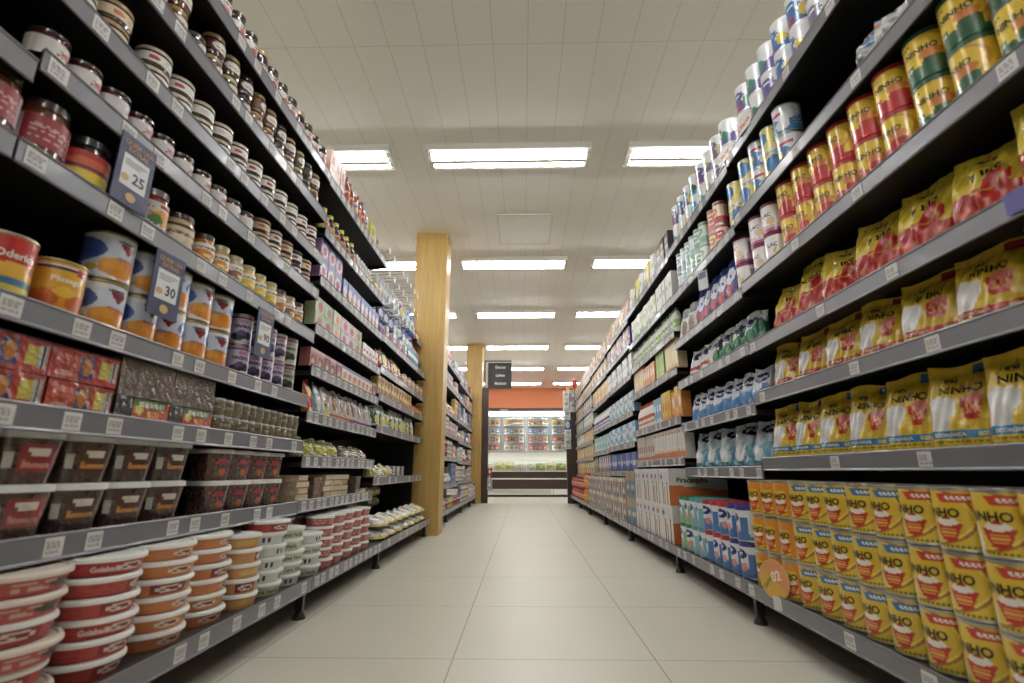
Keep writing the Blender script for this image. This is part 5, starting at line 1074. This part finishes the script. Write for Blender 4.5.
# ------------------------------------------------------------------ freezer at the end of the aisle
fz = tag(link('freezer_cabinet', None, None, (.07, 11.65, 0)), 'tall combination freezer with glass doors above an open chest', 'freezer')
HW = 2.25
def fpart(name, b, par=None): return link(name, b.mesh(name), par or fz)
b = MB()
b.box(-HW, .0, .05, HW, .04, .17, (190, 184, 166), WHITEP)
b.box(-HW, .0, 0, HW, .03, .05, (30, 28, 28), BLACK); b.box(-HW, .03, .17, HW, 1.0, .20, (30, 28, 28), BLACK)
for i in range(5): b.box(-HW + .1, -.003, .075 + .018 * i, .55, 0, .082 + .018 * i, (130, 124, 110), PLAST)
b.box(.60, -.004, .06, .61, 0, .16, (120, 116, 104), PLAST)
fpart('base_grille', b)
b = MB(); b.box(-HW, .0, .17, HW, .05, .375, (58, 44, 38), BROWN); b.box(-HW, .0, .405, HW, .05, .545, (58, 44, 38), BROWN); fpart('front_panel', b)
b = MB(); b.box(-HW, -.03, .375, HW, .02, .405, (220, 218, 210), WHITEP); b.box(-HW, -.015, .545, HW, .05, .565, (226, 224, 216), WHITEP); fpart('bumper_rail', b)
b = MB(); b.box(-HW, .05, .40, HW, .90, .43, (232, 230, 222), WHITEP); b.box(-HW, .86, .43, HW, .90, 1.0, (232, 230, 222), WHITEP); fpart('chest_liner', b)
for i in range(4):
    x0 = -HW + i * 1.125
    b = MB(); b.box(x0 + .012, .012, .565, x0 + 1.113, .018, .78, (220, 230, 228), PANE); fpart('chest_glass', b)
    b = MB(); b.box(x0, .005, .565, x0 + .012, .03, .80, (214, 214, 208), WHITEP); fpart('glass_post', b)
b = MB(); b.box(-HW, -.005, .78, HW, .04, .80, (222, 222, 216), WHITEP); fpart('glass_rail', b)
b = MB(); b.box(-HW, .40, .885, HW, .95, .99, (226, 222, 212), WHITEP); b.box(-HW, .40, .855, HW, .42, .885, (226, 222, 212), WHITEP); fpart('cabinet_sill', b)
b = MB(); b.box(-HW, .90, .43, HW, .95, 2.02, (200, 200, 196), WHITEP); b.box(-HW, .42, .99, -HW + .03, .95, 2.02, (220, 220, 216), WHITEP); b.box(HW - .03, .42, .99, HW, .95, 2.02, (220, 220, 216), WHITEP); fpart('back_wall', b)
b = MB(); b.box(-HW, .38, 1.945, HW, .95, 2.02, (44, 36, 32), BROWN); b.box(-.62, .372, 1.96, -.42, .38, 1.985, (190, 188, 180), PLAST); fpart('top_trim', b)
b = MB(); b.box(-HW + .03, .40, 1.83, HW - .03, .43, 1.945, (255, 255, 255), COLDL); fpart('lamp_panel', b)
b = MB(); b.box(-HW + .05, .46, .872, HW - .05, .49, .884, (255, 255, 255), DOORL); fpart('chest_lamp', b)
DX = .568
doors = [-2.205 + DX * i + .023 for i in range(8)]
doors = [d for d in doors if d + DX < HW]
door_x = [-.565 + DX * i for i in range(-2, 5)]
frozen = [('frozen_amber', (222, 160, 90), (170, 60, 40), 'golden'), ('frozen_red', (200, 56, 56), (236, 190, 180), 'red'), ('frozen_white', (222, 216, 214), (150, 80, 80), 'white'), ('frozen_blue', (120, 136, 190), (226, 226, 236), 'blue'), ('frozen_cream', (226, 206, 160), (206, 90, 50), 'cream'), ('frozen_green', (196, 190, 110), (226, 140, 60), 'olive')]
for k, c, d, nm in frozen:
    fbox(k, .105, .10, .125, c, [('e', .5, .45, .34, .24, d), ('r', .1, .75, .9, .9, d)], f'{nm} frozen food box', 'frozen food boxes', name='frozen_box', cat='box', n=(8, 8))
for di, dx in enumerate(door_x):
    if dx + DX > HW - .02 or dx < -HW + .02: continue
    dr = fpart('door', MB_door := (lambda b: (b.box(dx, .385, .995, dx + .046, .42, 1.825, (176, 180, 180), FRAMEG), b.box(dx + DX - .046, .385, .995, dx + DX - .0005, .42, 1.825, (176, 180, 180), FRAMEG), b.box(dx + .046, .385, .995, dx + DX - .046, .42, 1.03, (176, 180, 180), FRAMEG), b.box(dx + .046, .385, 1.79, dx + DX - .046, .42, 1.825, (176, 180, 180), FRAMEG), b)[-1])(MB()))
    b = MB(); b.box(dx + .046, .40, 1.03, dx + DX - .046, .405, 1.79, (220, 230, 228), PANE); fpart('pane', b, dr)
    b = MB(); b.box(dx + DX - .04, .36, 1.12, dx + DX - .026, .385, 1.35, (120, 120, 118), STEEL); fpart('handle', b, dr)
    b = MB(); b.box(dx - .014, .43, 1.0, dx + .014, .45, 1.82, (255, 255, 255), DOORL); fpart('door_lamp', b)
    for si in range(4):
        zz = 1.035 + .193 * si
        b = MB(); b.box(dx + .01, .47, zz - .012, dx + DX - .01, .88, zz, (210, 212, 212), WHITEP); b.box(dx + .01, .465, zz - .018, dx + DX - .01, .47, zz + .006, (226, 228, 228), WHITEP); fpart('rack', b)
        ks = [[1, 1, 1, 1, 1], [1, 2, 1, 4, 1], [3, 3, 2, 3, 3], [0, 4, 0, 4, 0]][si] if di % 2 else [[2, 4, 2, 1, 2], [1, 0, 1, 2, 4], [2, 3, 4, 2, 3], [5, 0, 5, 0, 5]][si]
        for q in range(4):
            if abs(dx + fz.location.x) > 1.35 and dx > 0 or dx < -1.4: continue
            K = KINDS[frozen[ks[q]][0]]
            o = link('frozen_box', K['root'], None, (fz.location.x + dx + .115 + .113 * q, 11.65 + .535, zz), (0, 0, 0))
            tag(o, f"{K['desc']}, {ordw(q + 1)} along {ordw(si + 1)} rack, {ordw(di + 1)} freezer door", 'box', 'frozen boxes behind the glass doors')
            K2 = K
k_bag('veg_yellow', 'frozen_bag', 'x', 'x', .24, .14, .19, paint((222, 206, 120), [('n', 0, 0, 1, 1, .3, (236, 226, 170)), ('e', .4, .5, .2, .2, (206, 190, 60))], seed=1), seed=5, m=FOIL, n=(16, 12), wr=.01)
k_bag('veg_green', 'frozen_bag', 'x', 'x', .24, .14, .17, paint((176, 190, 90), [('n', 0, 0, 1, 1, .3, (130, 160, 60)), ('e', .6, .5, .2, .2, (226, 216, 130))], seed=1), seed=6, m=FOIL, n=(16, 12), wr=.01)
k_bag('veg_white', 'frozen_bag', 'x', 'x', .24, .14, .15, paint((222, 214, 196), [('n', 0, 0, 1, 1, .3, (200, 180, 150))], seed=1), seed=7, m=FOIL, n=(16, 12), wr=.01)
b = MB(); 
for q in range(5):
    k = None
for i, (nm, k) in enumerate((('pale meat', 'veg_white'), ('pale meat', 'veg_white'), ('yellow', 'veg_yellow'), ('yellow', 'veg_yellow'), ('white', 'veg_white'), ('white', 'veg_white'), ('green', 'veg_green'), ('yellow', 'veg_yellow'), ('green', 'veg_green'), ('grey white', 'veg_white'), ('grey white', 'veg_white'))):
    o = link('frozen_bag', KINDS[k]['root'], None, (-1.02 + .235 * i, 11.65 + .19 + .02 * (i % 2), .561), (0, 0, rng.uniform(-.15, .15)))
    tag(o, f'{nm} bag of frozen food in the chest, {ordw(i + 1)} from left', 'bag', 'frozen bags in the open chest')
# white baskets the frozen bags lie on
b = MB(); b.box(-HW + .05, .06, .43, HW - .05, .55, .56, (226, 224, 216), WHITEP); fpart('chest_shelf', b)
